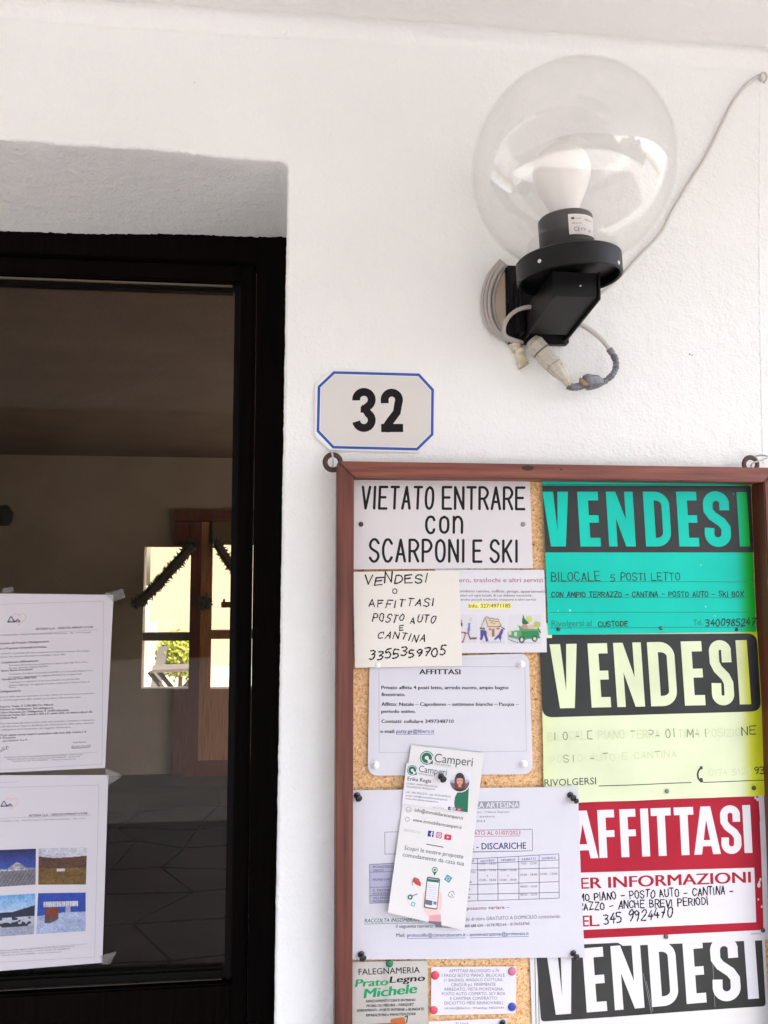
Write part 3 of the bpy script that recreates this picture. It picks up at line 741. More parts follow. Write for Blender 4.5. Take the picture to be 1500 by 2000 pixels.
I_BLACK = ink('black_print', (.014, .013, .016), .6, .15); I_DARK = ink('dark_grey_print', (.045, .044, .048)); I_GREY = ink('grey_print', (.16, .16, .18)); I_LGREY = ink('light_grey_print', (.36, .36, .40))
I_PEN = ink('black_marker', (.012, .012, .016), .55, .2); I_NAVY = ink('navy_print', (.03, .045, .16)); I_BLUE = ink('blue_link_print', (.07, .10, .35)); I_RED = ink('crimson_print', (.42, .03, .07))
I_GREEN = ink('green_print', (.0, .28, .10)); I_DGREEN = ink('deep_green_print', (.01, .13, .07)); I_WHITE = ink('white_print', (.62, .615, .64)); I_PINK = ink('pink_print', (.45, .10, .16))

# ------------------------------------------------------------------ notice board
YB = -.0425
nb = thing('notice_board', 'red-brown wooden framed cork notice board crowded with signs beside the door', 'notice board', (.35, -.02, .95))
tl, tr = P(655, 904, YB), P(1523, 911, YB)
x0 = P(656, 1500, YB).x; x1 = P(1520, 935, YB).x + .001; zt = P(1000, 905.5, YB).z; zb = .98
fwid = P(690, 1200, YB).x - P(656, 1200, YB).x
# mitred frame members: face, outer and inner sides
def member(a, b_, c, d, mat, name):
    g = G(); g.prism([(p[0], YB, p[1]) for p in (a, b_, c, d)], (0, abs(YB) - .0025, 0)); return bevel(g.make(name, mat, nb), .0016)
fi = fwid; e = .0004; fh = P(1000, 905.5, YB).z - P(1000, 936, YB).z
member((x0, zt), (x1, zt), (x1 - fi, zt - fh + e), (x0 + fi, zt - fh + e), M_FRAME_H, 'top_rail')
member((x0, zb), (x0, zt - e * 2), (x0 + fi - e, zt - fh - e), (x0 + fi - e, zb + fi), M_FRAME_V, 'left_stile')
member((x1, zt - e * 2), (x1, zb), (x1 - fi + e, zb + fi), (x1 - fi + e, zt - fh - e), M_FRAME_V, 'right_stile')
member((x0 + e * 2, zb), (x0 + fi, zb + fi - e), (x1 - fi, zb + fi - e), (x1 - e * 2, zb), M_FRAME_H, 'bottom_rail')
g = G(); g.box(x0 + .012, x1 - .012, -.0115, -.003, zb + .012, zt - .010); g.make('cork_panel', M_CORK, nb)
g = G(); g.add([(x0 + .012, YCORK + .0009, zb + .012), (x1 - .012, YCORK + .0009, zb + .012), (x1 - .012, YCORK + .0009, zt - .010), (x0 + .012, YCORK + .0009, zt - .010)], [(0, 1, 2, 3)])
M_RUST = ink('rusty_brown_steel', (.055, .022, .016), .55, .5)
for px, py in ((650, 903), (1466, 907)):
    c = P(px, py, -.022); g = G(); R_ = .0102 if px < 900 else .0098
    g.lathe(c, (0, 1, 0), [(R_ + .0034 * math.cos(a), .0014 * math.sin(a)) for a in np.linspace(0, 2 * math.pi, 11)[:-1]], 30, closed=True)
    smooth_by_angle(g.make('hanging_ring', M_RUST, nb), 70)
M_HOOK = ink('galvanised_hook', (.5, .49, .47), .4)
for px, py, lab in ((646, 885, 'thin pale hook under the house number holding the left ring'), (1478, 893, 'thin pale hook holding the right ring of the notice board')):
    c = P(px, py, 0); q = P(650 if px < 900 else 1466, 907, -.02)
    pts = catmull([c + Vector((0, .01, .002)), c + Vector((0, -.012, .001)), c + Vector((.001, -.026, -.004)), q + Vector((0, -.006, .001)), q + Vector((-.001, -.003, -.004))], 8)
    g = G(); g.tube(pts, .0012, 8); tag(g.make('wall_hook', M_HOOK, None, True), lab, 'hook', 'hooks carrying the notice board')

# sheets on the board --------------------------------------------------------------------
def paper_mat(name, col, rough=.6, spec=.3, wrinkle=.0004, coat=0):
    m, nt, b = nodes(name, rough, spec); b.inputs['Base Color'].default_value = (*col, 1)
    bump(nt, b, [(22, wrinkle), (8, wrinkle * 2)])
    if coat: b.inputs['Coat Weight'].default_value = coat; b.inputs['Coat Roughness'].default_value = .12
    return m
M_PAPER = paper_mat('white_paper', (.62, .605, .64)); M_CREAMP = paper_mat('cream_paper', (.68, .65, .59), wrinkle=.0008)
M_LAM = paper_mat('laminated_paper', (.555, .55, .60), .4, .3, .0012, .25); M_PLASTIC = paper_mat('white_engraved_plastic', (.62, .59, .60), .28, .5, .00005)
M_DOORPAPER = paper_mat('door_paper', (.58, .55, .59), .5, .3, .0006)

def lam_curl(u, v_): return .001 * math.sin(3 * u + 1) * math.sin(math.pi * v_)
# engraved ski-boot sign
sg = Sheet('engraved_sign', 'white plastic sign reading VIETATO ENTRARE con SCARPONI E SKI', 'sign', ((687.5, 937.5), (1035, 940), (1041, 1110), (688, 1112)), YCORK - .0030, M_PLASTIC, outline=.0012, th=.0026)
M_ENG = ink('engraved_black', (.008, .008, .010), .55, .2)
sg.hand('VIETATO', 707, 993, 845, 993.5, 42, 5.0, M_ENG, .04, 0, 1, 'lettering', .44)
sg.hand('ENTRARE', 865, 993.5, 1024, 994.5, 42, 5.0, M_ENG, .0, 0, 1, 'lettering', .36)
sg.hand('con', 833, 1040, 902, 1040.5, 44, 5.0, M_ENG, 0, 0, 1, 'lettering', .5)
sg.hand('SCARPONI', 722.5, 1096, 906, 1097, 42, 5.0, M_ENG, 0, 0, 1, 'lettering', .40)
sg.hand('E', 925, 1097, 940, 1097, 41, 5.0, M_ENG, 0, 0, 1, 'lettering')
sg.hand('SKI', 958.5, 1097, 1010, 1097, 41, 5.0, M_ENG, 0, 0, 1, 'lettering', .42)
for x, y in ((705, 1024), (1021.5, 1024)):
    g = G(); g.lathe(sg.W(x, y, 0), (0, -1, 0), [(.0034, 0), (.0032, .0010), (.0018, .0016), (.0004, .0016)], 14)
    smooth_by_angle(g.make('screw', ink('rusty_screw' if x < 900 else 'grey_screw', (.07, .03, .03) if x < 900 else (.25, .25, .27), .4), sg.root), 50)

# bleached colour of the posters: the strip the frame shades has kept its pigment
XB = P(1440, 1100, YCORK).x
def bleached(fresh, faded, x, xb=XB, w=.008):
    k = min(1, max(0, (x - xb) / w + .5)); k = k * k * (3 - 2 * k); return tuple(a * (1 - k) + b_ * k for a, b_ in zip(faded, fresh))
TEAL, FRESHGREEN = (.002, .52, .41), (.003, .36, .02)
def green_c(p): return bleached(FRESHGREEN, TEAL, p.x, XB + .003, .022)
M_POST = vcol_mat('poster_stock', .5, .18)
gp = Sheet('green_poster', 'bright teal green VENDESI poster with BILOCALE 5 POSTI LETTO handwritten on it', 'poster', ((1058.5, 938), (1463, 941), (1477, 1233.5), (1071, 1240)), YCORK - .0042, M_POST,
           lambda u, v_: .0012 * math.sin(math.pi * v_) + .003 * max(0, u - .93) * 10 * 0, color=lambda u, v_, p: green_c(p), group='for-sale and to-let posters')
M_BAND = faded_ink('faded_black_band', (.018, .020, .020), .42, .3)
gp.poly('black_band', [[(1059, 948.5), (1466, 949), (1471, 1079), (1064.5, 1079)]], M_BAND, 1)
blocks(gp, [('V', 1062, 1112), ('E', 1130, 1170), ('N', 1186, 1238), ('D', 1258, 1308), ('E', 1323, 1362), ('S', 1374, 1425)], M_POST, 20, 1067.5, 0, 107, 6, color=green_c, tv=17)
blocks(gp, [('I', 1441, 1461)], M_POST, 20, 1067.5, 0, 106, 6, color=green_c)
gp.lines([(1072, 1136, 1473, 1136.5), (1072, 1167, 1474, 1167.5), (1073, 1196, 1475, 1195.5), (1075, 1226.5, 1477, 1225)], 1.3, ink('green_rule', (.004, .20, .15)), 1)
GPEN = ink('green_shaded_pen', (.008, .035, .03), .5)
gp.hand('BILOCALE', 1077, 1135, 1171, 1134, 17, 2.0, GPEN, -.05, .03, 2); gp.hand('5', 1192, 1135, 1200, 1135, 12, 2.0, GPEN); gp.hand('POSTI LETTO', 1212, 1134, 1327, 1133, 14.5, 2.0, GPEN, -.05)
gp.hand('CON AMPIO TERRAZZO - CANTINA - POSTO AUTO - SKI BOX', 1077, 1166, 1451, 1165, 9.5, 2.0, GPEN, 0, .04)
gp.text('Rivolgersi al', 1077, 1224, 1155, 1223, 12.5, ink('grey_green_print', (.01, .16, .13)), -.005)
gp.hand('CUSTODE', 1169, 1224, 1226, 1223, 9, 2.2, GPEN, 0, .04); gp.text('Tel.', 1354, 1221, 1372, 1220.5, 11, ink('grey_green_print', (.01, .16, .13)))
gp.hand('3400985247', 1378, 1223, 1474, 1221, 12.5, 2.6, GPEN, .1, .05)
gp.lines([(1059.5, 946.5, 1462, 947)], .8, GPEN, 2)

# yellow poster
PALE, FRESHY = (.65, .72, .48), (.55, .60, .02)
def yell_c(p):
    c = bleached(FRESHY, PALE, p.x, P(1452, 1400, YCORK).x - .05 * 0, .022); k = max(0, min(1, (P(1085, 1400, YCORK).x - p.x) / .02))
    return tuple(a * (1 - .5 * k) + b_ * .5 * k for a, b_ in zip(c, (.63, .69, .28)))
yp = Sheet('yellow_poster', 'pale yellow VENDESI poster with a black rounded panel and faded handwriting', 'poster', ((1056, 1236), (1479, 1234), (1496, 1553.5), (1062, 1570)), YCORK - .0026, M_POST,
           lambda u, v_: .0010 * math.sin(math.pi * v_) + .0022 * max(0, v_ - .3) * math.sin(u * 9 + 1) ** 2, color=lambda u, v_, p: yell_c(p), group='for-sale and to-let posters')
def rpoly(tl_, tr_, br_, bl_, r):
    out = []; Q = [Vector(q) for q in (tl_, tr_, br_, bl_)]
    for k in range(4):
        p, a, b_ = Q[k], Q[k - 1], Q[(k + 1) % 4]; da = (a - p).normalized(); db = (b_ - p).normalized()
        for t in np.linspace(0, 1, 8): out.append(tuple((p + da * r) * (1 - t) ** 2 + p * 2 * t * (1 - t) + (p + db * r) * t ** 2))
    return out
yp.poly('black_panel', [rpoly((1053, 1240), (1478, 1237), (1486, 1389), (1059, 1401), 20)], M_BAND, 1)
blocks(yp, [('V', 1077, 1130), ('E', 1151, 1189), ('N', 1201, 1255), ('D', 1267, 1319), ('E', 1333, 1373), ('S', 1387, 1430), ('I', 1440, 1462)], M_POST, 20, 1406.5, -.0215, 125, 8, color=yell_c, tv=20)
YPEN = ink('faded_pen_trace', (.54, .60, .38), .6); YPEN2 = ink('half_faded_pen', (.27, .30, .17), .6)
T1 = 'BILOCALE PIANO TERRA OTTIMA POSIZIO'
random.seed(11); yp.hand(T1, 1070, 1445, 1444, 1437, 15, 2.0, YPEN, 0, .04)
random.seed(11); yp.hand(T1, 1070, 1445, 1444, 1437, 15, 2.0, YPEN2, 0, .04, 3, fade=.8)
yp.hand('NE', 1448, 1436, 1475, 1434, 16, 2.2, ink('green_pen', (.03, .05, .02)), .05)
random.seed(12); yp.hand('POSTO AUTO E CANTINA', 1074, 1490, 1320, 1478, 13, 1.9, YPEN, 0, .04)
random.seed(12); yp.hand('POSTO AUTO E CANTINA', 1074, 1490, 1320, 1478, 13, 1.9, YPEN2, 0, .04, 3, fade=.8)
yp.text('RIVOLGERSI', 1063, 1535, 1164, 1531.5, 13.5, I_DARK, 0)
yp.line(1169, 1535, 1350, 1528, 1.6, I_DARK, 1)
yp.lines([(1374, 1527.5, 1494, 1523.5), (1366, 1524, 1374, 1527.5)], 1.6, I_DARK, 1)
yp.poly('telephone_symbol', band([(1368, 1499), (1363.5, 1504), (1361.5, 1511), (1362.5, 1519), (1367, 1525)], 3.4) + [[(1366, 1496), (1371, 1496), (1371, 1502), (1366, 1502)], [(1366, 1519), (1371, 1519), (1372, 1527), (1367, 1528)]], I_DARK, 2)
yp.hand('0174 5126', 1384, 1515, 1466, 1512, 12, 1.8, YPEN, 0, .04)
yp.hand('93', 1473, 1511, 1492, 1510, 13, 2.6, ink('green_pen', (.03, .05, .02)), 0)

# red poster
rp = Sheet('red_poster', 'red and white AFFITTASI poster with PER INFORMAZIONI and a handwritten telephone number', 'poster', ((1060, 1570), (1494, 1553), (1501, 1836), (1072, 1853)), YCORK - .0017, paper_mat('red_poster_stock', (.62, .61, .64), .4, .4),
           lambda u, v_: .0012 * math.sin(math.pi * v_), group='for-sale and to-let posters')
M_REDINK = faded_ink('red_poster_ink', (.34, .013, .030), .5, .15, .88, 1.12)
rp.poly('red_field', [[(1066, 1568.5), (1481, 1555), (1484, 1600), (1472, 1694), (1140, 1703.5), (1070, 1705)], [(1472, 1690), (1483, 1600), (1490.5, 1800), rpoly((1476, 1700), (1488, 1700), (1491, 1816), (1476, 1800), 8)[18], (1484, 1816.5), (1140, 1833), (1076, 1836), (1076, 1819), (1140, 1816), (1476.5, 1801)]], M_REDINK, 1)
blocks(rp, [('A', 1110, 1166), ('F', 1168, 1200.5), ('F', 1211, 1242), ('I', 1251.5, 1267)], I_WHITE, 15.5, 1675 + .034 * 1170, -.034, 93, 4, tv=15)
blocks(rp, [('T', 1272, 1311), ('T', 1317, 1355)], I_WHITE, 15.5, 1675 + .034 * 1170, -.034, 93, 4, tv=15)
blocks(rp, [('A', 1353, 1405), ('S', 1407, 1446), ('I', 1451, 1466.5)], I_WHITE, 15.5, 1675 + .034 * 1170, -.034, 93, 4, tv=15)
rp.text('PER INFORMAZIONI', 1113, 1736, 1465, 1723, 21.5, M_REDINK, .022, level=2)
rp.hand('OTTIMO PIANO - POSTO AUTO - CANTINA -', 1096, 1760, 1431, 1745, 14, 2.5, I_PEN, 0, .055)
rp.hand('TERRAZZO - ANCHE BREVI PERIODI', 1098, 1779, 1382, 1766, 14, 2.5, I_PEN, 0, .055)
rp.text('TEL.', 1118, 1810, 1170, 1808, 21.5, M_REDINK, .022)
rp.hand('345 9924470', 1179, 1803, 1312, 1791, 19, 2.8, I_PEN, .08, .06)
rp.text('07/M N', 1467, 1826, 1486, 1825, 4, I_GREY)
M_CHIP = ink('paper_scuff', (.66, .60, .62)); 
for x, y, r in ((1481, 1728, 3.5), (1484, 1717, 2.2), (1482, 1722, 2), (1480, 1756, 1.5), (1487, 1770, 2), (1479, 1561, 2.5), (1475, 1558, 2)): rp.disc(x, y, r, M_CHIP, 3, 'scuff', r * 1.5, 7)

# bottom black and white poster
bp = Sheet('black_and_white_poster', 'white poster with black VENDESI panel at the bottom right of the board', 'poster', ((1034, 1846), (1494, 1830), (1512, 2180), (1046, 2200)), YCORK - .0010, paper_mat('white_poster_stock', (.60, .60, .59), .4, .4),
           lambda u, v_: .0008 * math.sin(6 * u), group='for-sale and to-let posters')
bp.poly('black_panel', [rpoly((1046, 1848), (1488, 1828), (1496, 1965.5), (1056.5, 1995), 8)], faded_ink('faded_black_panel', (.024, .026, .024), .42, .3), 1)
bp.lines([(1044, 1850, 1050, 2150), (1050.5, 1850, 1055, 2150)], 1.3, I_DARK, 1)
blocks(bp, [('V', 1071, 1120), ('E', 1141, 1181), ('N', 1196, 1254), ('D', 1269, 1322), ('E', 1337, 1376), ('S', 1390, 1444), ('I', 1457, 1478)], I_WHITE, 20.5, 1981 + 0.0790 * 1085, -.079, 125, 9, tv=19)
bp.lines([(1256, 1900, 1272, 1978), (1262, 1916, 1275, 1975), (1392, 1870, 1397, 1968)], .6, ink('crease', (.35, .35, .36)), 2, 'crease')

# moving-company flyer
fl = Sheet('removals_flyer', 'white removals flyer with cartoons of a runner, a carried house and a green car', 'flyer', ((850, 1112), (1063, 1113), (1068, 1274), (852, 1276)), YCORK - .0048, M_PAPER, lambda u, v_: .001 * math.sin(3 * v_))
fl.text('sgombero, traslochi e altri servizi', 856, 1137, 1060, 1137, 8.5, ink('rose_print', (.36, .13, .20)), .004)
fl.text('Effettua sgombero cantine, soffitte, garage, appartamenti,', 862, 1156.5, 1065, 1157.5, 5, I_GREY, .01)
fl.text('casolari ed ogni locale di cui abbiate necessità,', 888, 1165, 1039, 1165, 4.6, I_GREY, .01); fl.text('ma anche piccoli traslochi, trasporti e altri servizi', 888, 1173, 1046, 1173, 4.4, I_GREY, .01)
fl.poly('highlight', [[(914, 1178), (998, 1177.5), (998, 1188.5), (914, 1189)]], ink('yellow_highlight', (.78, .74, .18)), 1); fl.text('Info. 327/4971185', 915.5, 1187, 996.5, 1186.5, 7.5, I_DARK, .004)
def shapes(bg, lst):
    """printed picture from ellipses, polygons and strokes in 0..1 coordinates"""
    def inside(q, x, y):
        r = False; n = len(q)
        for i in range(n):
            (xa, ya), (xb, yb) = q[i], q[(i + 1) % n]
            if (ya > y) != (yb > y) and x < (xb - xa) * (y - ya) / (yb - ya) + xa: r = not r
        return r
    def f(u, v_):
        c = bg(u, v_) if callable(bg) else bg
        for s_ in lst:
            k = s_[0]
            if k == 'e' and ((u - s_[1]) / s_[3]) ** 2 + ((v_ - s_[2]) / s_[4]) ** 2 < 1: c = s_[5]
            elif k == 'p' and inside(s_[1], u, v_): c = s_[2]
            elif k == 'l':
                for (xa, ya), (xb, yb) in zip(s_[1][:-1], s_[1][1:]):
                    L2 = (xb - xa) ** 2 + (yb - ya) ** 2; t = max(0, min(1, ((u - xa) * (xb - xa) + (v_ - ya) * (yb - ya)) / L2))
                    if math.hypot(u - xa - t * (xb - xa), v_ - ya - t * (yb - ya)) < s_[2]: c = s_[3]
        return c
    return f
PB = (.62, .605, .64)
sky_b, ink_n, ink_k = (.10, .16, .5), (.07, .06, .25), (.06, .05, .06)
fl.picture(((897, 1200), (932, 1200), (932, 1256), (897, 1256)), shapes(PB, [('l', [(.1, .62), (.45, .66)], .03, (.4, .08, .08)), ('l', [(.35, .68), (.2, .95), (.1, .97)], .035, (.3, .12, .1)), ('l', [(.5, .68), (.6, .85), (.95, .82)], .035, (.15, .08, .12)),
    ('p', [(.42, .65), (.5, .3), (.62, .3), (.56, .68)], (.12, .2, .45)), ('e', .12, .34, .05, .07, ink_k), ('l', [(.1, .2), (.15, .4)], .02, ink_k), ('e', .62, .17, .08, .06, (.52, .52, .42))]), 26, 42, name='runner_cartoon')
fl.picture(((936, 1200), (986, 1200), (986, 1258), (936, 1258)), shapes(PB, [('e', .5, .93, .48, .03, (.5, .5, .58)), ('p', [(.25, .42), (.82, .4), (.8, .72), (.32, .74)], (.66, .52, .44)), ('p', [(.05, .45), (.22, .1), (.34, .38), (.3, .72)], (.60, .55, .55)), ('p', [(.22, .1), (.72, .16), (.86, .4), (.34, .42)], (.62, .50, .33)),
    ('l', [(.05, .45), (.22, .1), (.72, .16), (.86, .4), (.34, .42), (.22, .1)], .012, ink_k), ('l', [(.36, .2), (.7, .24)], .01, ink_k), ('l', [(.44, .28), (.6, .3)], .01, ink_k), ('p', [(.5, .5), (.6, .46), (.6, .74), (.5, .74)], (.22, .14, .12)), ('l', [(.38, .5), (.45, .5)], .03, (.3, .16, .2)), ('l', [(.68, .48), (.76, .48)], .03, (.3, .16, .2)),
    ('p', [(.05, .5), (.27, .54), (.3, .72), (.36, .9), (.26, .92), (.18, .7), (.1, .88), (.02, .84)], ink_n), ('p', [(.86, .48), (.95, .52), (.86, .72), (.84, .92), (.74, .78), (.6, .88), (.58, .82), (.72, .7)], ink_n), ('l', [(.03, .46), (.2, .48)], .025, ink_k), ('l', [(.88, .44), (.99, .5)], .02, ink_k), ('p', [(.25, .06), (.35, .06), (.35, .14), (.25, .13)], (.4, .38, .36))]), 40, 46, name='house_cartoon')
gr = (.02, .22, .07)
fl.picture(((991, 1200), (1057, 1200), (1057, 1258), (991, 1258)), shapes(PB, [('e', .55, .95, .45, .03, (.5, .5, .58)), ('e', .62, .16, .1, .11, (.48, .55, .12)), ('e', .86, .34, .11, .11, (.42, .48, .10)), ('p', [(.45, 0), (.52, .16), (.64, .3), (.5, .36), (.42, .3)], (.01, .14, .06)), ('e', .5, .45, .12, .12, (.5, .25, .2)), ('e', .7, .44, .1, .1, (.55, .42, .36)),
    ('p', [(.0, .58), (.18, .55), (.3, .34), (.5, .5), (.95, .5), (.96, .8), (.4, .86), (.02, .78)], (.10, .30, .12)), ('p', [(.16, .55), (.3, .34), (.36, .52)], (.55, .62, .58)), ('p', [(.4, .56), (.9, .56), (.94, .78), (.4, .82)], gr), ('l', [(.0, .6), (.02, .78), (.4, .86)], .02, (.4, .45, .42)), ('e', .07, .62, .05, .07, (.55, .58, .5)), ('e', .24, .66, .05, .08, (.5, .56, .5)),
    ('e', .42, .85, .09, .12, ink_k), ('e', .42, .85, .045, .06, (.6, .6, .65)), ('e', .80, .82, .08, .11, ink_k), ('e', .80, .82, .04, .055, (.6, .6, .65)), ('l', [(.9, .46), (.98, .6)], .015, ink_k), ('l', [(.03, .84), (.3, .95)], .015, (.15, .2, .18))]), 48, 44, name='car_cartoon')

# handwritten note
hn = Sheet('handwritten_note', 'cream sheet handwritten VENDESI O AFFITTASI POSTO AUTO E CANTINA in black marker', 'note', ((690, 1117), (896, 1114), (903, 1301), (693, 1303.5)), YCORK - .0058, M_CREAMP, lambda u, v_: .0025 * (u - .5) ** 2 + .002 * v_ * (1 - u))
hn.hand('VENDESI', 712, 1143, 832, 1137, 16, 3.0, I_PEN, .22, .085); hn.hand('O', 767, 1159, 775, 1159, 9, 2.2, I_PEN); hn.hand('AFFITTASI', 721, 1186, 845, 1184, 13.5, 2.6, I_PEN, .25, .085, tight=.5)
hn.hand('POSTO AUTO', 727, 1213, 848, 1217, 13.5, 2.4, I_PEN, .2, .085, tight=.45); hn.hand('E', 780, 1232, 787, 1231, 9, 2.2, I_PEN, .2); hn.hand('CANTINA', 737, 1246, 829, 1253, 12.5, 2.4, I_PEN, .25, .085, tight=.5)
hn.hand('3355359705', 722, 1287, 868, 1279, 15, 3.2, I_PEN, .2, .085, tight=.4)

# laminated notice with white pegs
ln = Sheet('laminated_notice', 'rounded laminated AFFITTASI notice held by four white pegs in its corners', 'notice', ((722, 1286), (1033, 1276), (1041, 1512), (718, 1515)), YCORK - .0032, M_LAM, outline=.012)
ln.lines([(740, 1302, 1025, 1302), (1025, 1302, 1028, 1467), (740, 1302, 740.5, 1470), (740.5, 1470, 1028, 1467)], .9, I_LGREY, 1)
ln.lines([(731, 1292, 727, 1500), (727, 1292, 1020, 1284)], .7, ink('lamination_edge', (.5, .5, .56)), 1, 'lamination_line')
ln.text('AFFITTASI', 819, 1317, 899, 1317, 10, I_BLACK, .022)
for t, a, b_, y in (('Privato affitta 4 posti letto, arredo nuovo, ampio bagno', 745, 993, 1346), ('finestrato.', 745, 792, 1359.5), ('Affitto: Natale – Capodanno – settimane bianche – Pasqua –', 745, 1013, 1378.5), ('periodo estivo.', 745, 812, 1392.5), ('Contatti: cellulare 3497348710', 745, 886, 1412), ('e-mail:', 743, 771, 1431.5)):
    ln.text(t, a, y, b_, y, 6.8, I_BLACK, .016)
ln.text('patty.ge@libero.it', 774, 1431.5, 848, 1431, 6.8, I_NAVY, .004); ln.line(774, 1434, 848, 1434, .9, I_BLUE)
M_PEG = ink('white_peg', (.78, .77, .80), .25, .5)

# recycling timetable, laminated
wt = Sheet('laminated_timetable', 'large laminated recycling timetable sheet pinned by black pins at its corners', 'notice', ((688, 1543), (1128, 1536), (1141, 1869), (687, 1874)), YCORK - .0052, M_LAM, lambda u, v_: .0012 + .0010 * math.sin(4.5 * u + .6) * math.sin(3 * v_ + .3) + .0006 * math.sin(9 * u + 4 * v_))
wt.poly('grey_title_bar', [[(860, 1566), (1014, 1564), (1014, 1578), (860, 1580)]], ink('grey_bar', (.26, .26, .31)), 1)
wt.text('RACCOLTA DIFFERENZIATA ARTESINA'[-11 - 0:] and 'BANCA ARTESINA', 898, 1578, 1013, 1576.5, 10.5, I_WHITE, .012)
for t, a, b_, y in (('Prato Nevoso - Frabosa Soprana', 900, 994, 1587.5), ('orario estivo', 900, 966, 1596.5), ('anno 2023', 900, 947, 1605.5)): wt.text(t, a, y, b_, y - .6, 4, I_GREY)
wt.lines([(750.5, 1624, 1039, 1619), (1039, 1619, 1039.5, 1661), (751, 1624, 751.5, 1667), (751.5, 1667, 1039.5, 1661)], 1.1, I_GREY, 1)
wt.text('AGGIORNATO AL 01/07/2023', 874, 1631.5, 1016, 1629, 7.5, I_PINK, .004); wt.line(874, 1634, 1016, 1632, .9, I_PINK)
wt.text('ISOLE ECOLOGICHE - DISCARICHE', 784, 1660.5, 1027, 1657, 12.5, I_NAVY, .010); wt.line(784, 1665, 1027, 1661.5, 1.3, I_NAVY)
cx = [721.5, 768, 809, 850, 891, 932, 971.5, 1012.5, 1052.5, 1091.5]; ry = [(1687, 1667.5), (1690, 1676.5), (1702, 1695), (1732, 1722), (1748, 1743), (1763, 1754.5)]
lv = ink('lavender_cell', (.36, .36, .49)); lv2 = ink('pale_lavender_cell', (.52, .52, .62))
def ty(k, x): a, b_ = ry[k]; return a + (b_ - a) * (x - 721.5) / 370
wt.poly('shaded_labels', [[(721.5, ty(0, 721)), (768, ty(0, 768)), (768, ty(5, 768)), (722, ty(5, 721))]], lv, 1); wt.poly('shaded_header', [[(768, ty(0, 768)), (1091, ty(0, 1091)), (1091, ty(1, 1091) + 3), (768, ty(1, 768) + 3)]], lv2, 1)
seg = [(cx[0], ty(k, cx[0]), cx[-1], ty(k, cx[-1])) for k in (0, 2, 3, 4, 5)] + [(cx[1], ty(1, cx[1]) + 3, cx[-1], ty(1, cx[-1]) + 3)] + [(x, ty(0, x), x + .6, ty(5, x)) for x in cx]
wt.lines(seg, 1.1, I_GREY, 2, 'table_rules')
for t, k in (('MERCOLEDI\'', 4), ('GIOVEDI\'', 5), ('VENERDI\'', 6), ('SABATO', 7), ('DOMENICA', 8)): wt.text(t, cx[k] + 6, ty(1, cx[k]) + .5, cx[k + 1] - 6, ty(1, cx[k + 1]) + .5, 4, I_DARK)
for t, y in (('MONASTERO', 1694), ('VASCO', 1701), ('MONDOVI\'', 1719), ('S. MICHELE', 1740), ('MONDOVI\'', 1746.5), ('VILLANOVA', 1755), ('MONDOVI\'', 1761.5)): wt.text(t, 728, y, 728 + 4.2 * len(t), y - .6, 4.4, I_DARK)
for t, k, dy in (('13:00 - 16:00', 5, 1686), ('10:00 - 12:00', 5, 1699), ('e', 5, 1709), ('15:00 - 18:00', 5, 1718), ('10:00 - 12:00', 6, 1699), ('e', 6, 1709), ('15:00 - 18:00', 6, 1718), ('9:00 - 12:00', 7, 1686), ('15:00 - 18:00', 7, 1708), ('10:00 - 13:00', 8, 1707), ('08:00 - 12:45', 7, 1731), ('08:30 - 12:30', 7, 1747), ('13:00 - 17:00', 4, 1703), ('- 18:00', 4, 1722), ('12:45', 4, 1736), ('15:00', 4, 1752)):
    L = 2.55 * len(t); m_ = (cx[k] + cx[k + 1]) / 2; wt.text(t, m_ - L / 2, dy + 2, m_ + L / 2 + .1, dy + 1.6, 4.3, I_GREY)
wt.text('Gli orari possono variare –', 868, 1777, 994, 1774, 7, ink('dull_red_print', (.28, .06, .11)), .002)
wt.text('RACCOLTA INGOMBRANTI', 712, 1801, 826, 1799, 7.5, I_DGREEN, .004, .2); wt.line(711, 1804, 826, 1801.5, .8, I_DGREEN)
wt.text('servizio di ritiro GRATUITO A DOMICILIO contattando', 890, 1797.5, 1094, 1792.5, 6.8, I_GREY)
wt.text('il seguente numero:', 773, 1811.5, 846, 1810.5, 6.8, I_DARK); wt.text('800.323.', 850, 1810.5, 881, 1810.3, 6.8, I_BLACK, .01); wt.text('800 688 624 – 0174/782164 – 0174/554765', 906, 1810, 1034, 1806, 5.6, I_DARK)
wt.text('Mail:', 773.5, 1829, 791, 1829, 7, I_DARK); wt.text('protocollo@consorzioacem.it - amministrazione@proteoscs.it', 795, 1829, 1032.6, 1825.5, 7, I_NAVY); wt.line(795, 1832, 908, 1830.5, .9, I_BLUE); wt.line(917, 1830.5, 1032, 1828.5, .9, I_BLUE)

# estate agent brochure and card
bc = Sheet('estate_agent_brochure', 'tall narrow tilted brochure with a hand holding a phone and the Camperi logo', 'brochure', ((803, 1455.5), (945, 1471), (905, 1813), (756, 1776)), YCORK - .0072, paper_mat('glossy_card', (.60, .59, .58), .3, .5), lambda u, v_: .004 * (1 - u) * v_ ** 1.5 + .006 * v_ ** 2)
I_LOGO = ink('logo_green', (.012, .12, .07)); I_SLATE = ink('slate_print', (.05, .07, .08))
def logo(sh, x, y, r, lev=2):
    sh.ring(x, y, r, r * .13, I_LOGO, lev, 'logo_ring', 15, 300); sh.ring(x, y, r * .56, r * .5, I_LOGO, lev, 'logo_ring', -30, 285)
    sh.tri('logo_corner', [(x + r * .35, y + r * .95), (x + r * .95, y + r * .95), (x + r * .95, y + r * .3)], [(0, 1, 2)], I_LOGO, lev)
logo(bc, 833.5, 1480, 12.5)
bc.text('Camperi', 848, 1488, 922.5, 1496.5, 17, I_SLATE, -.006)
bc.text('IMMOBILIARE', 849, 1493.5, 880, 1497.5, 3.2, I_GREY)
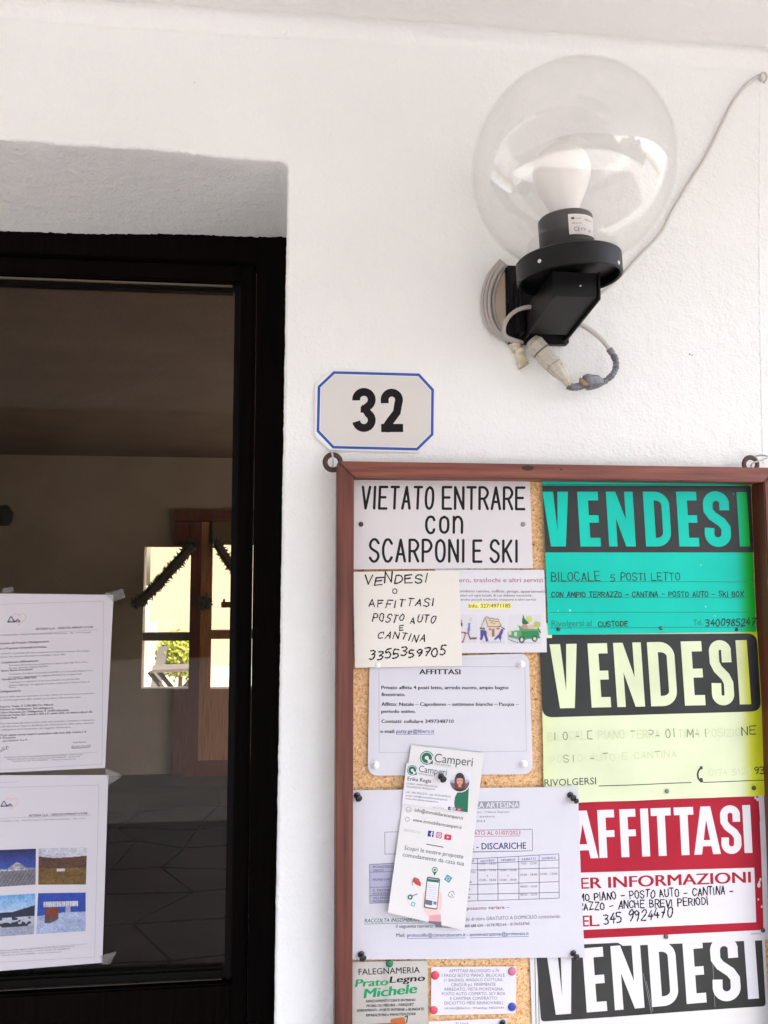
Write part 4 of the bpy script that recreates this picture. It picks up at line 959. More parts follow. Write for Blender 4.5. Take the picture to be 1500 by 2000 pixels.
bc.text('info@immobiliarecamperi.it', 809, 1584, 903.6, 1600.5, 6.8, I_DARK); bc.text('www.immobiliarecamperi.it', 805.5, 1603, 901, 1618.5, 6.8, I_DARK)
bc.ring(797.5, 1580.5, 5, .8, I_GREY); bc.ring(795, 1599, 4, .8, I_GREY); bc.text('✉', 794.5, 1582.5, 800.5, 1583.2, 3, I_GREY); bc.text('SEGUITECI SU', 788, 1621.5, 820, 1627, 4.6, I_LGREY)
def quad(cx_, cy_, w, h, a):
    c_, s_ = math.cos(math.radians(a)), math.sin(math.radians(a)); return [(cx_ + x * c_ - y * s_, cy_ + x * s_ + y * c_) for x, y in ((-w / 2, -h / 2), (w / 2, -h / 2), (w / 2, h / 2), (-w / 2, h / 2))]
def socials(sh, pts, s_, a, lev):
    (x, y), (x2, y2), (x3, y3) = pts
    sh.poly('social_icon', [quad(x, y, s_, s_, a)], ink('deep_blue_print', (.03, .03, .22)), lev); sh.poly('social_icon', [quad(x + s_ * .12, y + s_ * .1, s_ * .16, s_ * .8, a), quad(x + s_ * .12, y + s_ * .02, s_ * .48, s_ * .13, a), quad(x + s_ * .25, y - s_ * .3, s_ * .3, s_ * .14, a)], I_WHITE, lev + 1)
    sh.poly('social_icon', [rpoly(*quad(x2, y2, s_, s_, a), s_ * .25)], ink('magenta_print', (.40, .03, .16)), lev); sh.ring(x2, y2, s_ * .36, s_ * .1, I_WHITE, lev + 1, 'social_icon'); sh.ring(x2, y2, s_ * .18, s_ * .1, I_WHITE, lev + 2, 'social_icon')
    sh.poly('social_icon', [rpoly(*quad(x3, y3, s_ * 1.2, s_ * .9, a), s_ * .2)], ink('bright_red_print', (.55, .03, .08)), lev); sh.tri('social_icon', [(x3 - s_ * .14, y3 - s_ * .22), (x3 + s_ * .22, y3 + .02 * s_), (x3 - s_ * .18, y3 + s_ * .2)], [(0, 1, 2)], I_WHITE, lev + 1)
socials(bc, ((840.7, 1627.2), (856.8, 1630), (874, 1634)), 11.5, 8, 2)
bc.line(832, 1647, 865.6, 1653.3, 1.7, I_SLATE)
bc.text('Scopri le nostre proposte', 788.5, 1657, 903.6, 1675.5, 8.2, I_SLATE); bc.text('comodamente da casa tua', 785, 1670, 905, 1689, 8.2, I_SLATE)
SK, SK2 = ink('hand_pink', (.66, .47, .44)), ink('hand_pink_deep', (.58, .30, .33))
bc.poly('printed_hand', [rpoly((826, 1738), (836, 1732), (836, 1788), (822, 1766), 5), rpoly((850, 1740), (862, 1738), (861, 1768), (850, 1790), 7), [(829, 1764), (856, 1764), (858, 1780), (838, 1788), (826, 1775)]], SK, 1)
bc.poly('printed_wrist', [[(837, 1783), (859, 1781), (859.5, 1796), (835.5, 1794)]], SK2, 2); bc.poly('printed_cuff', [[(835, 1793.5), (860, 1795.5), (860, 1803), (834.5, 1797)]], ink('mauve_print', (.16, .12, .16)), 3)
bc.poly('printed_phone', [rpoly((832.5, 1709), (858.5, 1713), (852, 1772.5), (825.5, 1768), 4)], ink('phone_body', (.07, .09, .11)), 2)
bc.poly('printed_screen', [rpoly((834, 1712), (856.5, 1715.5), (851, 1770), (828, 1766), 3)], I_WHITE, 3); bc.poly('printed_screen', [[(834, 1713), (856, 1716), (855.5, 1721), (833.5, 1718)]], I_LOGO, 4)
bc.poly('printed_screen', [[(829.5, 1752.5), (843, 1755), (842, 1764), (828.8, 1761.5)]], ink('steel_print', (.10, .13, .15)), 4); bc.poly('printed_screen', [[(845, 1756), (851, 1757), (850.5, 1763), (844.5, 1762)]], I_GREY, 4)
for k in range(7): bc.line(834.5 - k * .5, 1725 + k * 4, 852 - k * .5, 1727.5 + k * 4, .7, I_LGREY, 4)
bc.ring(848, 1696.5, 5, 1.4, I_LOGO, 2, 'map_pin_symbol'); bc.tri('map_pin_symbol', [(844, 1700), (852, 1700), (847.5, 1708)], [(0, 1, 2)], I_LOGO, 2); bc.disc(848, 1696.5, 2.2, I_LOGO, 2, 'map_pin_symbol')
bc.poly('house_symbol', [[(804, 1717), (808, 1710), (816, 1712.5), (821, 1722), (820, 1728), (811, 1724)]], ink('red_house_print', (.45, .05, .05)), 2); bc.lines([(803, 1719, 808, 1709.5), (808, 1709.5, 815, 1718), (804, 1719, 804.5, 1726)], 1.2, I_GREY, 3, 'house_symbol')
TEALP = ink('teal_print', (.06, .28, .30)); bc.poly('tag_symbol', [quad(874, 1713.5, 12, 12, 35)], TEALP, 2); bc.ring(874, 1713.5, 3, .9, I_WHITE, 3, 'tag_symbol')
bc.ring(799.5, 1747.5, 3.6, 2.6, I_LOGO, 2, 'key_symbol'); bc.line(803, 1745.5, 814, 1741.5, 1.5, I_LOGO, 2, 'key_symbol'); bc.poly('keyring_symbol', [quad(805, 1761, 8, 8, 20)], ink('aqua_print', (.10, .42, .34)), 2); bc.poly('keyring_symbol', [quad(805, 1761, 4, 4, 20)], I_WHITE, 3)
bc.lines([(876, 1740, 883, 1737), (883, 1737, 886.5, 1744), (876, 1740, 873.5, 1746), (873.5, 1746, 881, 1750), (880, 1743, 884.5, 1750)], .9, I_DARK, 2, 'note_symbol')
bc.lines([(793, 1745, 796, 1760)], .6, I_LGREY, 2)

def bcurl(u, v_): return .004 * (1 - u) * v_ ** 1.5 * .1 + .0006 + .0015 * v_
vc = Sheet('business_card', 'small business card with a woman\'s portrait pinned over the tall brochure', 'business card', ((794, 1490), (920.5, 1507), (913, 1586), (784.5, 1569)), YCORK - .0080, paper_mat('card_stock', (.62, .61, .63), .35, .5), bcurl)
logo(vc, 805, 1504, 9.3); vc.text('Camperi', 817, 1507, 871.5, 1514.5, 13, I_SLATE, -.006); vc.text('IMMOBILIARE', 817.5, 1512, 845, 1516, 3, I_GREY)
vc.text('Erika Regis', 795.5, 1523.5, 841, 1528.5, 7.5, I_SLATE, .008)
for t, a, y, b_, y2 in (('CORSO ANNUNZIATA 30 -', 793.5, 1531, 856, 1538), ('VILLANOVA MONDOVI', 793, 1537, 848, 1543), ('cell. 346 0562574 - tel. 0174 699510', 792, 1547.5, 879, 1557), ('email: info@immobiliarecamperi.it', 791.5, 1554, 873, 1563), ('www.immobiliarecamperi.it', 791, 1560, 855, 1567)): vc.text(t, a, y, b_, y2, 3.6, I_GREY)
vc.text('SEGUITECI', 845, 1577, 866, 1579.5, 2.6, I_LGREY)
vc.poly('green_shape', [[(915.5, 1536), (912.7, 1585.5), (888, 1582), (886.5, 1568), (888, 1556), (893, 1547), (903, 1541)]], I_DGREEN, 1)
vc.disc(897.6, 1526.5, 20.8, I_WHITE, 2, 'portrait_border')
def portrait(u, v_):
    x, y = (u - .5) * 2, (v_ - .5) * 2
    c = (.35, .36, .44) if y < .1 else (.10, .10, .14)
    if y < -.2: c = (.55, .58, .66)
    if (x / .56) ** 2 + ((y + .1) / .85) ** 2 < 1 or (abs(x) < .55 and -.1 < y < .75): c = (.13, .030, .022) if (x * 7 % 1) > .3 else (.20, .045, .03)
    if (x / .33) ** 2 + ((y + .08) / .42) ** 2 < 1: c = (.52, .27, .21)
    if y < -.38 and (x / .5) ** 2 + ((y + .3) / .62) ** 2 < 1: c = (.035, .018, .018)
    if abs(y + .14) < .035 and .08 < abs(x) < .22: c = (.09, .04, .035)
    if abs(y - .14) < .03 and abs(x) < .11: c = (.42, .07, .07)
    if abs(x) < .17 and .30 < y < .55: c = (.46, .22, .17)
    if y > .72: c = (.03, .03, .035)
    return c
v_ = []; c_ = []; fs_ = []
for j in range(25):
    for i in range(49):
        a = 2 * math.pi * i / 48; r = j / 24; v_.append(vc.W(897.6 + 18.8 * r * math.cos(a), 1526.5 + 18.8 * r * math.sin(a), 3 * .00012)); c_.append(portrait(.5 + .5 * r * math.cos(a), .5 + .5 * r * math.sin(a)))
fs_ = [(j * 49 + i, j * 49 + i + 1, (j + 1) * 49 + i + 1, (j + 1) * 49 + i) for j in range(24) for i in range(48)]
mesh('portrait', v_, fs_, vcol_mat('printed_colour'), vc.root, False, c_)
socials(vc, ((877.7, 1577.7), (886.5, 1578.5), (896, 1580)), 6.2, 6, 3)

# carpenter's card
cc = Sheet('carpenter_card', 'wood-grain FALEGNAMERIA business card with green Prato Legno Michele lettering', 'business card', ((687.5, 1879), (835, 1876), (836.5, 2095), (689, 2098)), YCORK - .0022, vcol_mat('printed_card', .4, .4), None,
           color=lambda u, v_, p: tuple(x * (1 - .25 * v_ if (u * 9.3 % 1) > .07 else .8) for x in (.50, .48, .44)))
cc.text('FALEGNAMERIA', 700.6, 1904, 820, 1900, 12, I_BLACK, .004); cc.text('Prato', 694, 1927.5, 757, 1924, 14.5, I_GREEN, .035, .25); cc.text('Legno', 761, 1919.5, 829, 1915.5, 12.5, I_BLACK, .03, .25); cc.text('Michele', 711, 1949.5, 813, 1939, 18, I_GREEN, .035, .25)
for t, a, b_, y in (('ARREDAMENTI CURATI IN MANO', 714, 811, 1958), ('MOBILI SU MISURA - PARQUET', 716, 808, 1967), ('SERRAMENTI - PORTE INTERNE e BLINDATE', 697, 828, 1976), ('RIPARAZIONI e MANUTENZIONI', 715, 811, 1985.5)): cc.text(t, a, y, b_, y - 3, 5.2, I_BLACK, .012, .1)
cc.poly('printed_plane', [rpoly((762, 1990), (790, 1986), (793, 2003), (765, 2010), 5)], ink('orange_print', (.42, .11, .03)), 2); cc.poly('printed_plane', [[(720, 2000), (762, 1998), (800, 2001), (800, 2012), (720, 2012)]], ink('red_brown_print', (.30, .05, .03)), 2)
cc.lines([(790, 1986, 796, 1984), (796, 1984, 794, 1998)], 1.6, I_BLACK, 3, 'printed_plane'); cc.ring(815, 2000, 4, 1, I_LGREY, 2, 'printed_plane')

# small accommodation card and the card below it
sc_ = Sheet('accommodation_card', 'small white card of purple-grey capitals held by red, pink and blue pins', 'card', ((842.5, 1888.5), (1009, 1887.5), (1007, 1979.5), (842, 1983)), YCORK - .0020, M_PAPER)
I_PUR = ink('purple_grey_print', (.20, .18, .27))
for k, (t, a, b_) in enumerate((('AFFITTASI ALLOGGIO n.76', 877, 975), ('I FAGGI SESTO PIANO, BILOCALE', 863, 986), ('(+ BAGNO), ANGOLO COTTURA,', 867, 983), ('CINQUE p.l. FINEMENTE', 881, 968), ('ARREDATO, VISTA MONTAGNA,', 867, 984), ('POSTO AUTO COPERTO, SKY BOX', 863, 987), ('E CANTINA CONTRATTO', 879, 971), ('DICIOTTO MESI RINNOVABILI', 868, 982), ('tel.ritam@libero.it  WhatsApp 340227644', 868, 984))):
    sc_.text(t, a, 1899 + k * 9.0, b_, 1898.3 + k * 9.0, 6.1 if k < 8 else 4.6, I_PUR, 0)
uc = Sheet('plain_white_card', 'plain white card below the small accommodation card at the bottom edge', 'card', ((837, 1995), (990, 1989), (992, 2100), (838, 2104)), YCORK - .0020, M_PAPER)
uc.text('Si Loca', 890, 2001, 915, 2000.5, 5, I_PUR)
yn = G(); a = P(1048, 1217, YCORK - .0036); b_ = P(1078, 1246, YCORK - .0036); yn.box(a.x, b_.x, a.y, a.y + .0003, b_.z, a.z)
tag(yn.make('note_slip', ink('pale_green_slip', (.66, .74, .50))), 'pale green paper corner between the flyer and the posters', 'paper slip')

# ------------------------------------------------------------------ pins
M_PINB = ink('black_plastic_pin', (.010, .011, .016), .25, .5); M_STEEL = ink('steel', (.4, .4, .42), .3)
def push_pin(x, y, Y, label, tilt=(0.28, -.33), s_=1.0):
    c = P(x, y, Y); r = thing('push_pin', label, 'push pin', c, 'push pins on the notice board')
    ax = Vector((tilt[0], -1, tilt[1])).normalized(); k = .0043 * s_
    g = G(); g.lathe(c, ax, [(k * .95, 0), (k, k * .18), (k * .92, k * .42), (k * .5, k * .62), (k * .5, k * 1.35), (k * .95, k * 1.6), (k * 1.08, k * 1.9), (k * .9, k * 2.15), (.0001, k * 2.22)], 18)
    smooth_by_angle(g.make('head', M_PINB, r), 60)
    g = G(); g.tube([c + Vector((0, .004, 0)), c + Vector((0, -.0002, 0))], .0005, 6); g.make('needle', M_STEEL, r)
push_pin(697, 1553, YCORK - .0062, 'black push pin at the top left corner of the laminated timetable'); push_pin(1113, 1552, YCORK - .0062, 'black push pin at the top right of the timetable, upper of a close pair')
push_pin(1120.5, 1559.5, YCORK - .0064, 'black push pin at the top right of the timetable, lower of a close pair', s_=.8)
push_pin(705, 1863, YCORK - .0062, 'black push pin at the bottom left corner of the laminated timetable'); push_pin(1119, 1861, YCORK - .0062, 'black push pin at the bottom right corner of the laminated timetable')
push_pin(861, 1516, YCORK - .0108, 'black push pin through the business card and brochure'); push_pin(981, 1997, YCORK - .0024, 'black push pin in the plain white card at the bottom edge')
def flat_pin(x, y, Y, r, col, name, label):
    c = P(x, y, Y); rr = r / 1500; g = G(); g.lathe(c, (0, -1, 0), [(rr, 0), (rr * .97, .0006), (rr * .8, .0013), (rr * .45, .0018), (.0001, .0020)], 20)
    tag(smooth_by_angle(g.make('drawing_pin', ink(name, col, .35, .5)), 60), label, 'drawing pin', 'flat drawing pins on the notice board')
for x, y, Y, r, col, nm, lb in ((850, 1905, -.0024, 8, (.62, .05, .08), 'red_pin', 'red drawing pin at the top left of the accommodation card'), (1000, 1897, -.0024, 8, (.50, .14, .24), 'pink_pin', 'dull pink drawing pin at the top right of the accommodation card'),
    (847.5, 1973, -.0024, 7.5, (.62, .06, .10), 'red_pin2', 'red drawing pin at the bottom left of the accommodation card'), (1000, 1966.5, -.0024, 8, (.03, .05, .35), 'blue_pin', 'blue drawing pin at the bottom right of the accommodation card'),
    (761, 1882, -.0026, 7, (.005, .16, .06), 'green_pin', 'dark green drawing pin at the top of the carpenter card'),
    (1090.6, 1229, -.0046, 4.3, (.02, .06, .06), 'dark_pin', 'dark drawing pin at the bottom left of the green poster'), (1291.5, 1226.5, -.0046, 4.3, (.05, .14, .13), 'dull_pin', 'dull green-grey drawing pin at the bottom middle of the green poster'), (1438.6, 1229.5, -.0046, 3.8, (.02, .05, .05), 'dark_pin', 'dark drawing pin at the bottom right of the green poster'),
    (1431, 965, -.0046, 3, (.06, .12, .12), 'dull_pin', 'small dull pin in the black band beside the last letter of the green poster'), (1302.8, 1545, -.0040, 4.6, (.18, .20, .18), 'grey_pin', 'grey drawing pin at the bottom middle of the yellow poster'), (1472.5, 1539, -.0040, 4.6, (.04, .05, .03), 'olive_pin', 'dark drawing pin at the bottom right of the yellow poster'),
    (1301, 1829, -.0026, 4.8, (.10, .08, .08), 'brown_pin', 'grey-brown drawing pin at the bottom middle of the red poster'), (1490, 1817, -.0024, 4.6, (.08, .05, .05), 'brown_pin2', 'brown drawing pin at the bottom right corner of the red poster')):
    flat_pin(x, y, YCORK + Y, r, col, nm, lb)
for x, y, w in ((737, 1298, 'top left'), (1018, 1297.5, 'top right'), (733, 1494, 'bottom left'), (1023, 1492, 'bottom right')):
    c = P(x, y, YCORK - .0036); g = G(); g.lathe(c, (0, -1, 0), [(.0052, 0), (.0052, .0008), (.0036, .0012), (.0036, .0042), (.0030, .0048), (.0001, .005)], 20)
    tag(smooth_by_angle(g.make('peg', M_PEG), 50), 'white peg at the %s corner of the laminated AFFITTASI notice' % w, 'peg', 'white pegs of the laminated notice')

# ------------------------------------------------------------------ house number
np_ = [(647, 721.5), (820, 725), (852, 759), (851, 851), (819, 884), (644, 879.5), (614, 851), (615, 752.5)]
YN = -.004
hnr = thing('house_number', 'white octagonal house number plate 32 with a blue border line', 'house number', P(733, 884, YN))
M_ENAMEL = ink('white_enamel', (.80, .79, .80), .25, .5); M_FACE = ink('cream_enamel', (.63, .60, .575), .3, .5); M_BLUEE = ink('blue_enamel', (.015, .07, .36), .3, .5)
g = G(); g.prism([P(x, y, YN) for x, y in np_], (0, .0035, 0)); bevel(g.make('plate', M_ENAMEL, hnr), .0008)
class Flat(Sheet):
    def __init__(s, Y, root): s.Y = Y; s.curl = None; s.root = root
fp = Flat(YN, hnr)
bo = [(651.5, 725), (819, 729.5), (847.5, 760.5), (846.5, 849.5), (815.5, 880), (650, 876), (618.5, 843), (620.5, 754.5)]
cxx, cyy = 733, 802.5
def inset(q, d):
    out = []; n = len(q)
    for k in range(n):
        p0, p1, p2 = Vector(q[k - 1]), Vector(q[k]), Vector(q[(k + 1) % n]); a = (p1 - p0).normalized(); b_ = (p2 - p1).normalized(); na = Vector((-a.y, a.x)); nb_ = Vector((-b_.y, b_.x)); m_ = (na + nb_).normalized()
        out.append(tuple(p1 + m_ * d / max(.3, m_.dot(na))))
    return out
bi = inset(bo, 5.2)
fp.tri('blue_border', bo + bi, [(k, (k + 1) % 8, 8 + (k + 1) % 8, 8 + k) for k in range(8)], M_BLUEE, 1)
fp.tri('cream_face', inset(bo, 6.6), [list(range(8))], M_FACE, 1)
NUM = ink('number_black', (.010, .007, .008), .5, .15)
blocks(fp, [('3', 688, 733.5)], NUM, 15.5, 843, 0, 84.5, 0, 2, 'numeral'); blocks(fp, [('2', 744, 787)], NUM, 15.5, 844, 0, 84, 1, 2, 'numeral', tv=16)

# ------------------------------------------------------------------ papers on the door glass
def door_sheet(name, label, cor, curl): return Sheet(name, label, 'notice', cor, YG - .0012, M_DOORPAPER, curl, 'notices taped to the door glass')
TX = [('ARTESINA S.p.A. – ESERCIZIO IMPIANTI A FUNE', 70, 1230.5, 182, 1226.5, 4.2, I_DARK, .012), ('FRABOSA SOTTANA (CN) - PIAZZA DELLA PIRAMIDE ARTESINA - TEL. 0174.242000', -30, 1243, 177, 1236.5, 2.8, I_GREY, 0),
      ('Oggetto: Emissione del Prestito Obbligazionario', -30, 1260, 96, 1254.5, 4.2, I_DARK, .012), ('Comunicazione ai Proprietari di Immobili di Artesina', -30, 1270, 91, 1265, 4.2, I_DARK, .012),
      ('La presente per portarVi a conoscenza del nuovo programma di investimenti necessari allo sviluppo', -30, 1279, 175, 1272.5, 3.6, I_GREY, 0), ('della nostra stazione. Per ulteriori informazioni contattate i nostri uffici', -30, 1286, 128, 1279.5, 3.6, I_GREY, 0),
      ('Completamento dell\'Innevamento:', 3, 1296, 76, 1292, 3.9, I_DARK, .012), ('Estensione dell\'innevamento programmato su tutte le piste della Turra, Sella e', 18, 1301, 172, 1294.5, 3.5, I_GREY, 0), ('Durose, Gaviette e Pianeta Bambini', 18, 1306.5, 94, 1302.5, 3.5, I_GREY, 0),
      ('Nuovo Bacino di accumulo:', 3, 1312, 65, 1308.5, 3.9, I_DARK, .012), ('Costruzione di un Bacino di accumulo da 60.000 m3 in zona Sella Madalena Turra', 18, 1318, 181, 1311, 3.5, I_GREY, 0), ('per garantire una riserva idrica adeguata all\'innevamento programmato', 18, 1324, 160, 1317.5, 3.5, I_GREY, 0),
      ('Telecabina ad Ovest (900/1500):', 3, 1329, 72, 1324.5, 3.9, I_DARK, .012), ('Progettazione e realizzazione di una nuova telecabina con partenza dalla', 18, 1334, 155, 1327.5, 3.5, I_GREY, 0), ('stazione Capoluogo che raggiunge in maniera rapida anche la Stazione Prato di', 18, 1340, 174, 1333, 3.5, I_GREY, 0), ('Nevoso', 18, 1344, 31, 1343.5, 3.5, I_GREY, 0),
      ('Prestito Obbligazionario:', -25, 1354, 42, 1350.5, 4.2, I_DARK, .012), ('Per la realizzazione delle opere proponiamo ai nostri clienti di sottoscrivere un prestito', -30, 1364, 183, 1355.5, 3.5, I_GREY, 0), ('obbligazionario Artesina garantito dalla società. Le condizioni del prestito sono', -30, 1370, 157, 1363, 3.5, I_GREY, 0),
      ('Importo Totale: € 3.500.000 (Tre Milioni)', 1, 1382, 104, 1378, 4, I_DARK, .012), ('Numero di Obbligazioni: 350 obbligazioni', 1, 1387.5, 104, 1384, 4, I_DARK, .012), ('Valore Nominale per Obbligazione: € 10.000 (diecimila)', 1, 1393.5, 134, 1388.5, 4, I_DARK, .012), ('Durata del Prestito: Dal 1 novembre 2023 al 31 ottobre 2033, con rimborso alla pari alla', 1, 1399, 180, 1392, 4, I_DARK, .012), ('scadenza finale', 1, 1404, 34, 1403, 4, I_DARK, .012),
      ('Invitiamo chi fosse interessato alla sottoscrizione delle azioni popolari, contattarci o depositare', -30, 1416, 184, 1407.5, 3.5, I_GREY, 0), ('presso gli sportelli della banca l\'importo desiderato per il finanziamento della stessa, indicando', -30, 1422, 183, 1413.5, 3.5, I_GREY, 0), ('il numero di obbligazioni ed il nominativo del soggetto intestatario', -30, 1428, 138, 1421.5, 3.5, I_GREY, 0),
      ('Ringraziando Vi per quanto vorrete aiutarci a potenziare nella forza della crescita e di', -30, 1439, 168, 1431, 4, I_DARK, .012), ('sviluppo di Artesina', -30, 1444.5, 31, 1441.5, 4, I_DARK, .012), ('In fede   ARTESINA S.p.A.', -20, 1451, 55, 1446, 3.7, I_DARK, 0), ('Paolo Bassano', 143, 1452, 168, 1450.5, 3.4, I_DARK, 0),
      ('Artesina s.p.a. Sede legale Frabosa Sottana (CN), Piazza della Piramide - Capitale sociale', 9, 1480, 162, 1474.5, 2.7, I_GREY, 0), ('Registro Imprese di Cuneo e codice fiscale 00166880045 - Partita IVA', 15, 1484, 156, 1479, 2.7, I_GREY, 0), ('Telefono 0174.242000 - www.artesina.it', 24, 1488, 148, 1483.5, 2.7, I_GREY, 0)]
d1 = door_sheet('upper_door_notice', 'white typed letter with a small heart logo, upper of two sheets taped to the glass', ((-75, 1158), (221.5, 1162), (205, 1500), (-80, 1512)), lambda u, v_: .0008 * math.sin(5 * u) + .003 * v_ * max(0, u - .85))
for t, x0_, y0_, x1_, y1_, cp, mt, bo_ in TX: d1.text(t, x0_, y0_, x1_, y1_, cp, mt, bo_)
d1.lines([(-60, 1182, 202, 1174), (202, 1174, 199, 1493), (-60, 1507, 199, 1493), (0, 1241, 190, 1230), (60, 1478, 190, 1469)], .8, I_LGREY, 1)
HEART = ink('pale_red_print', (.62, .38, .38)); 
def heart(sh, x, y, s_):
    pts = [(x + s_ * 16 * math.sin(t) ** 3 / 16, y - s_ * (13 * math.cos(t) - 5 * math.cos(2 * t) - 2 * math.cos(3 * t) - math.cos(4 * t)) / 16) for t in np.linspace(.3, 6.1, 34)]
    sh.poly('heart_logo', band(pts, s_ * .10), HEART, 1); sh.lines([(x - s_ * 1.75, y + s_ * .55, x - s_ * 1.25, y - s_ * .35), (x - s_ * 1.25, y - s_ * .35, x - s_ * .7, y + s_ * .5), (x - s_ * 1.8, y + s_ * .55, x - s_ * .6, y + s_ * .5), (x - s_ * .6, y + s_ * .4, x - s_ * .2, y + .1 * s_), (x - s_ * .2, y + s_ * .1, x + s_ * .1, y + s_ * .5)], 1.6, I_NAVY, 2, 'mountain_logo')
    sh.text('ARTESINA', x - s_ * 1.7, y + s_ * .62, x + s_ * .2, y + s_ * .58, s_ * .30, I_DARK, .012)
heart(d1, 38, 1208, 13)
d1.hand('CSUC', 0, 1468, 17, 1463, 5, .8, I_DARK, .3, .2, tight=.1); d1.hand('SUCUUCUUC', 139, 1463, 177, 1459, 4.5, .8, I_DARK, .3, .15, tight=.05)
d2 = door_sheet('lower_door_notice', 'white sheet with four printed mountain photographs, lower of the two on the glass', ((-84, 1514), (211.5, 1514), (200, 1880), (-88, 1902)), lambda u, v_: .0008 * math.sin(4 * u + 1) + .0015 * v_)
d2.lines([(-60, 1539, 193, 1533.5), (193, 1533.5, 185, 1869), (-60, 1881, 185, 1869), (0, 1528, 36, 1527), (0, 1598, 178, 1592), (60, 1851, 170, 1843)], .8, I_LGREY, 1)
heart(d2, 23, 1568, 12)
d2.text('ARTESINA S.p.A. – ESERCIZIO IMPIANTI A FUNE', 56, 1595, 171, 1590.5, 4.2, I_DARK, .012); d2.text('FRABOSA SOTTANA (CN) - PIAZZA DELLA PIRAMIDE ARTESINA - TEL. 0174', -30, 1606, 166, 1600, 2.8, I_GREY)
d2.text('Artesina s.p.a. Sede legale Frabosa Sottana (CN), Piazza della Piramide', -5, 1857, 147, 1848.5, 2.7, I_GREY); d2.text('Registro Imprese di Cuneo e codice fiscale 00166880045', 0, 1861, 137, 1853.5, 2.7, I_GREY); d2.text('Telefono 0174.242000 - www.artesina.it', 3, 1866, 120, 1859.5, 2.7, I_GREY)
_hs = lambda x, y: (math.sin(x * 12.9898 + y * 78.233) * 43758.5453) % 1
def h_(x, y):
    x *= .71; y *= .71; xi, yi = math.floor(x), math.floor(y); fx, fy = x - xi, y - yi; fx = fx * fx * (3 - 2 * fx); fy = fy * fy * (3 - 2 * fy)
    return (_hs(xi, yi) * (1 - fx) + _hs(xi + 1, yi) * fx) * (1 - fy) + (_hs(xi, yi + 1) * (1 - fx) + _hs(xi + 1, yi + 1) * fx) * fy
def ph1(u, v_):
    if v_ < .50 - (.18 * max(0, 1 - abs(u - .62) * 5)) + .05 * h_(u * 20, 1): return tuple(a * (1 - v_) + b_ * v_ for a, b_ in zip((.015, .015, .09), (.06, .14, .62)))
    if v_ < .58: return (.25, .24, .27) if h_(u * 40, v_ * 50) > .4 else (.5, .52, .6)
    return tuple((.10 + .09 * abs(math.sin((u + v_ * .5) * 40))) * k for k in (1, .95, 1.15))
def ph2(u, v_):
    r = .22 + .05 * math.sin(u * 4) + .10 * max(0, u - .55)
    if v_ < r: return (.50, .50, .56) if h_(u * 9, v_ * 14) > .3 else (.42, .43, .52)
    if .38 < u < .55 and .56 < v_ < .64: return (.5, .45, .45)
    k = .6 + .5 * h_(u * 30, v_ * 26); return tuple(x * k for x in ((.10, .045, .03) if v_ < .55 else (.16, .09, .025)))
def ph3(u, v_):
    r = .42 - .3 * max(0, u - .55)
    if v_ < r: return tuple(a + (b_ - a) * v_ * 2 for a, b_ in zip((.12, .32, .62), (.42, .55, .7)))
    if v_ < .55: return (.02, .025, .05)
    if v_ < .78: return (.40, .42, .5) if h_(u * 22, v_ * 24) > .45 else (.03, .03, .05)
    return (.30, .33, .42)
def ph4(u, v_):
    if .12 < u < .84 and .22 < v_ < .34: return (.55, .56, .62) if (u * 26 % 1) > .35 else (.25, .27, .35)
    if .16 < u < .44 and .36 < v_ < .74 - .6 * max(0, u - .3): return (.16, .035, .02) if v_ < .58 else (.08, .05, .05)
    if .58 < u < .68 and .34 < v_ < .50: return (.30, .30, .36)
    if v_ < .50 + .12 * max(0, .5 - u): return (.02, .06, .34)
    return tuple(x * (.9 + .15 * h_(u * 12, v_ * 12)) for x in (.34, .40, .58))
for q, fn in ((((-26, 1660.5), (70.5, 1657), (70, 1727), (-26, 1733)), ph1), (((76, 1656.5), (170, 1655), (168, 1727.5), (75, 1727.5)), ph2), (((-28, 1750), (69.5, 1744.5), (67, 1823.5), (-28, 1830)), ph3), (((75, 1744), (167.5, 1743), (167.5, 1818), (71.5, 1824)), ph4)):
    d2.picture(q, (lambda f_: lambda u, v_: tuple(x * (.72 + .5 * h_(u * 75 + 3, v_ * 55)) * (.85 + .3 * h_(u * 14, v_ * 11 + 9)) for x in f_(u, v_)))(fn), 90, 68, name='printed_photograph')
M_TAPE = glass_mat('clear_tape', (.80, .80, .80), .22, 1.5, .25)
for par, q in ((d1, [(205, 1158), (240, 1150), (245, 1167), (221, 1176)]), (d1, [(4, 1150), (26, 1146), (27, 1156), (5, 1160)]), (d2, [(205, 1500), (236, 1511), (238, 1517), (212, 1533)]), (d2, [(196, 1866), (228, 1858), (216, 1882), (198, 1884)])):
    c = par.root; g = G(); m_ = 6; vs2 = []
    for j in range(m_ + 1):
        for i in range(m_ + 1):
            u, t = i / m_, j / m_; x = (q[0][0] * (1 - u) + q[1][0] * u) * (1 - t) + (q[3][0] * (1 - u) + q[2][0] * u) * t; y = (q[0][1] * (1 - u) + q[1][1] * u) * (1 - t) + (q[3][1] * (1 - u) + q[2][1] * u) * t
            p = P(x, y, YG - .0024); p.y -= random.uniform(0, .0012); vs2.append(p)
    g.add(vs2, [(j * 7 + i, (j + 1) * 7 + i, (j + 1) * 7 + i + 1, j * 7 + i + 1) for j in range(m_) for i in range(m_)]); g.make('tape', M_TAPE, c, True)

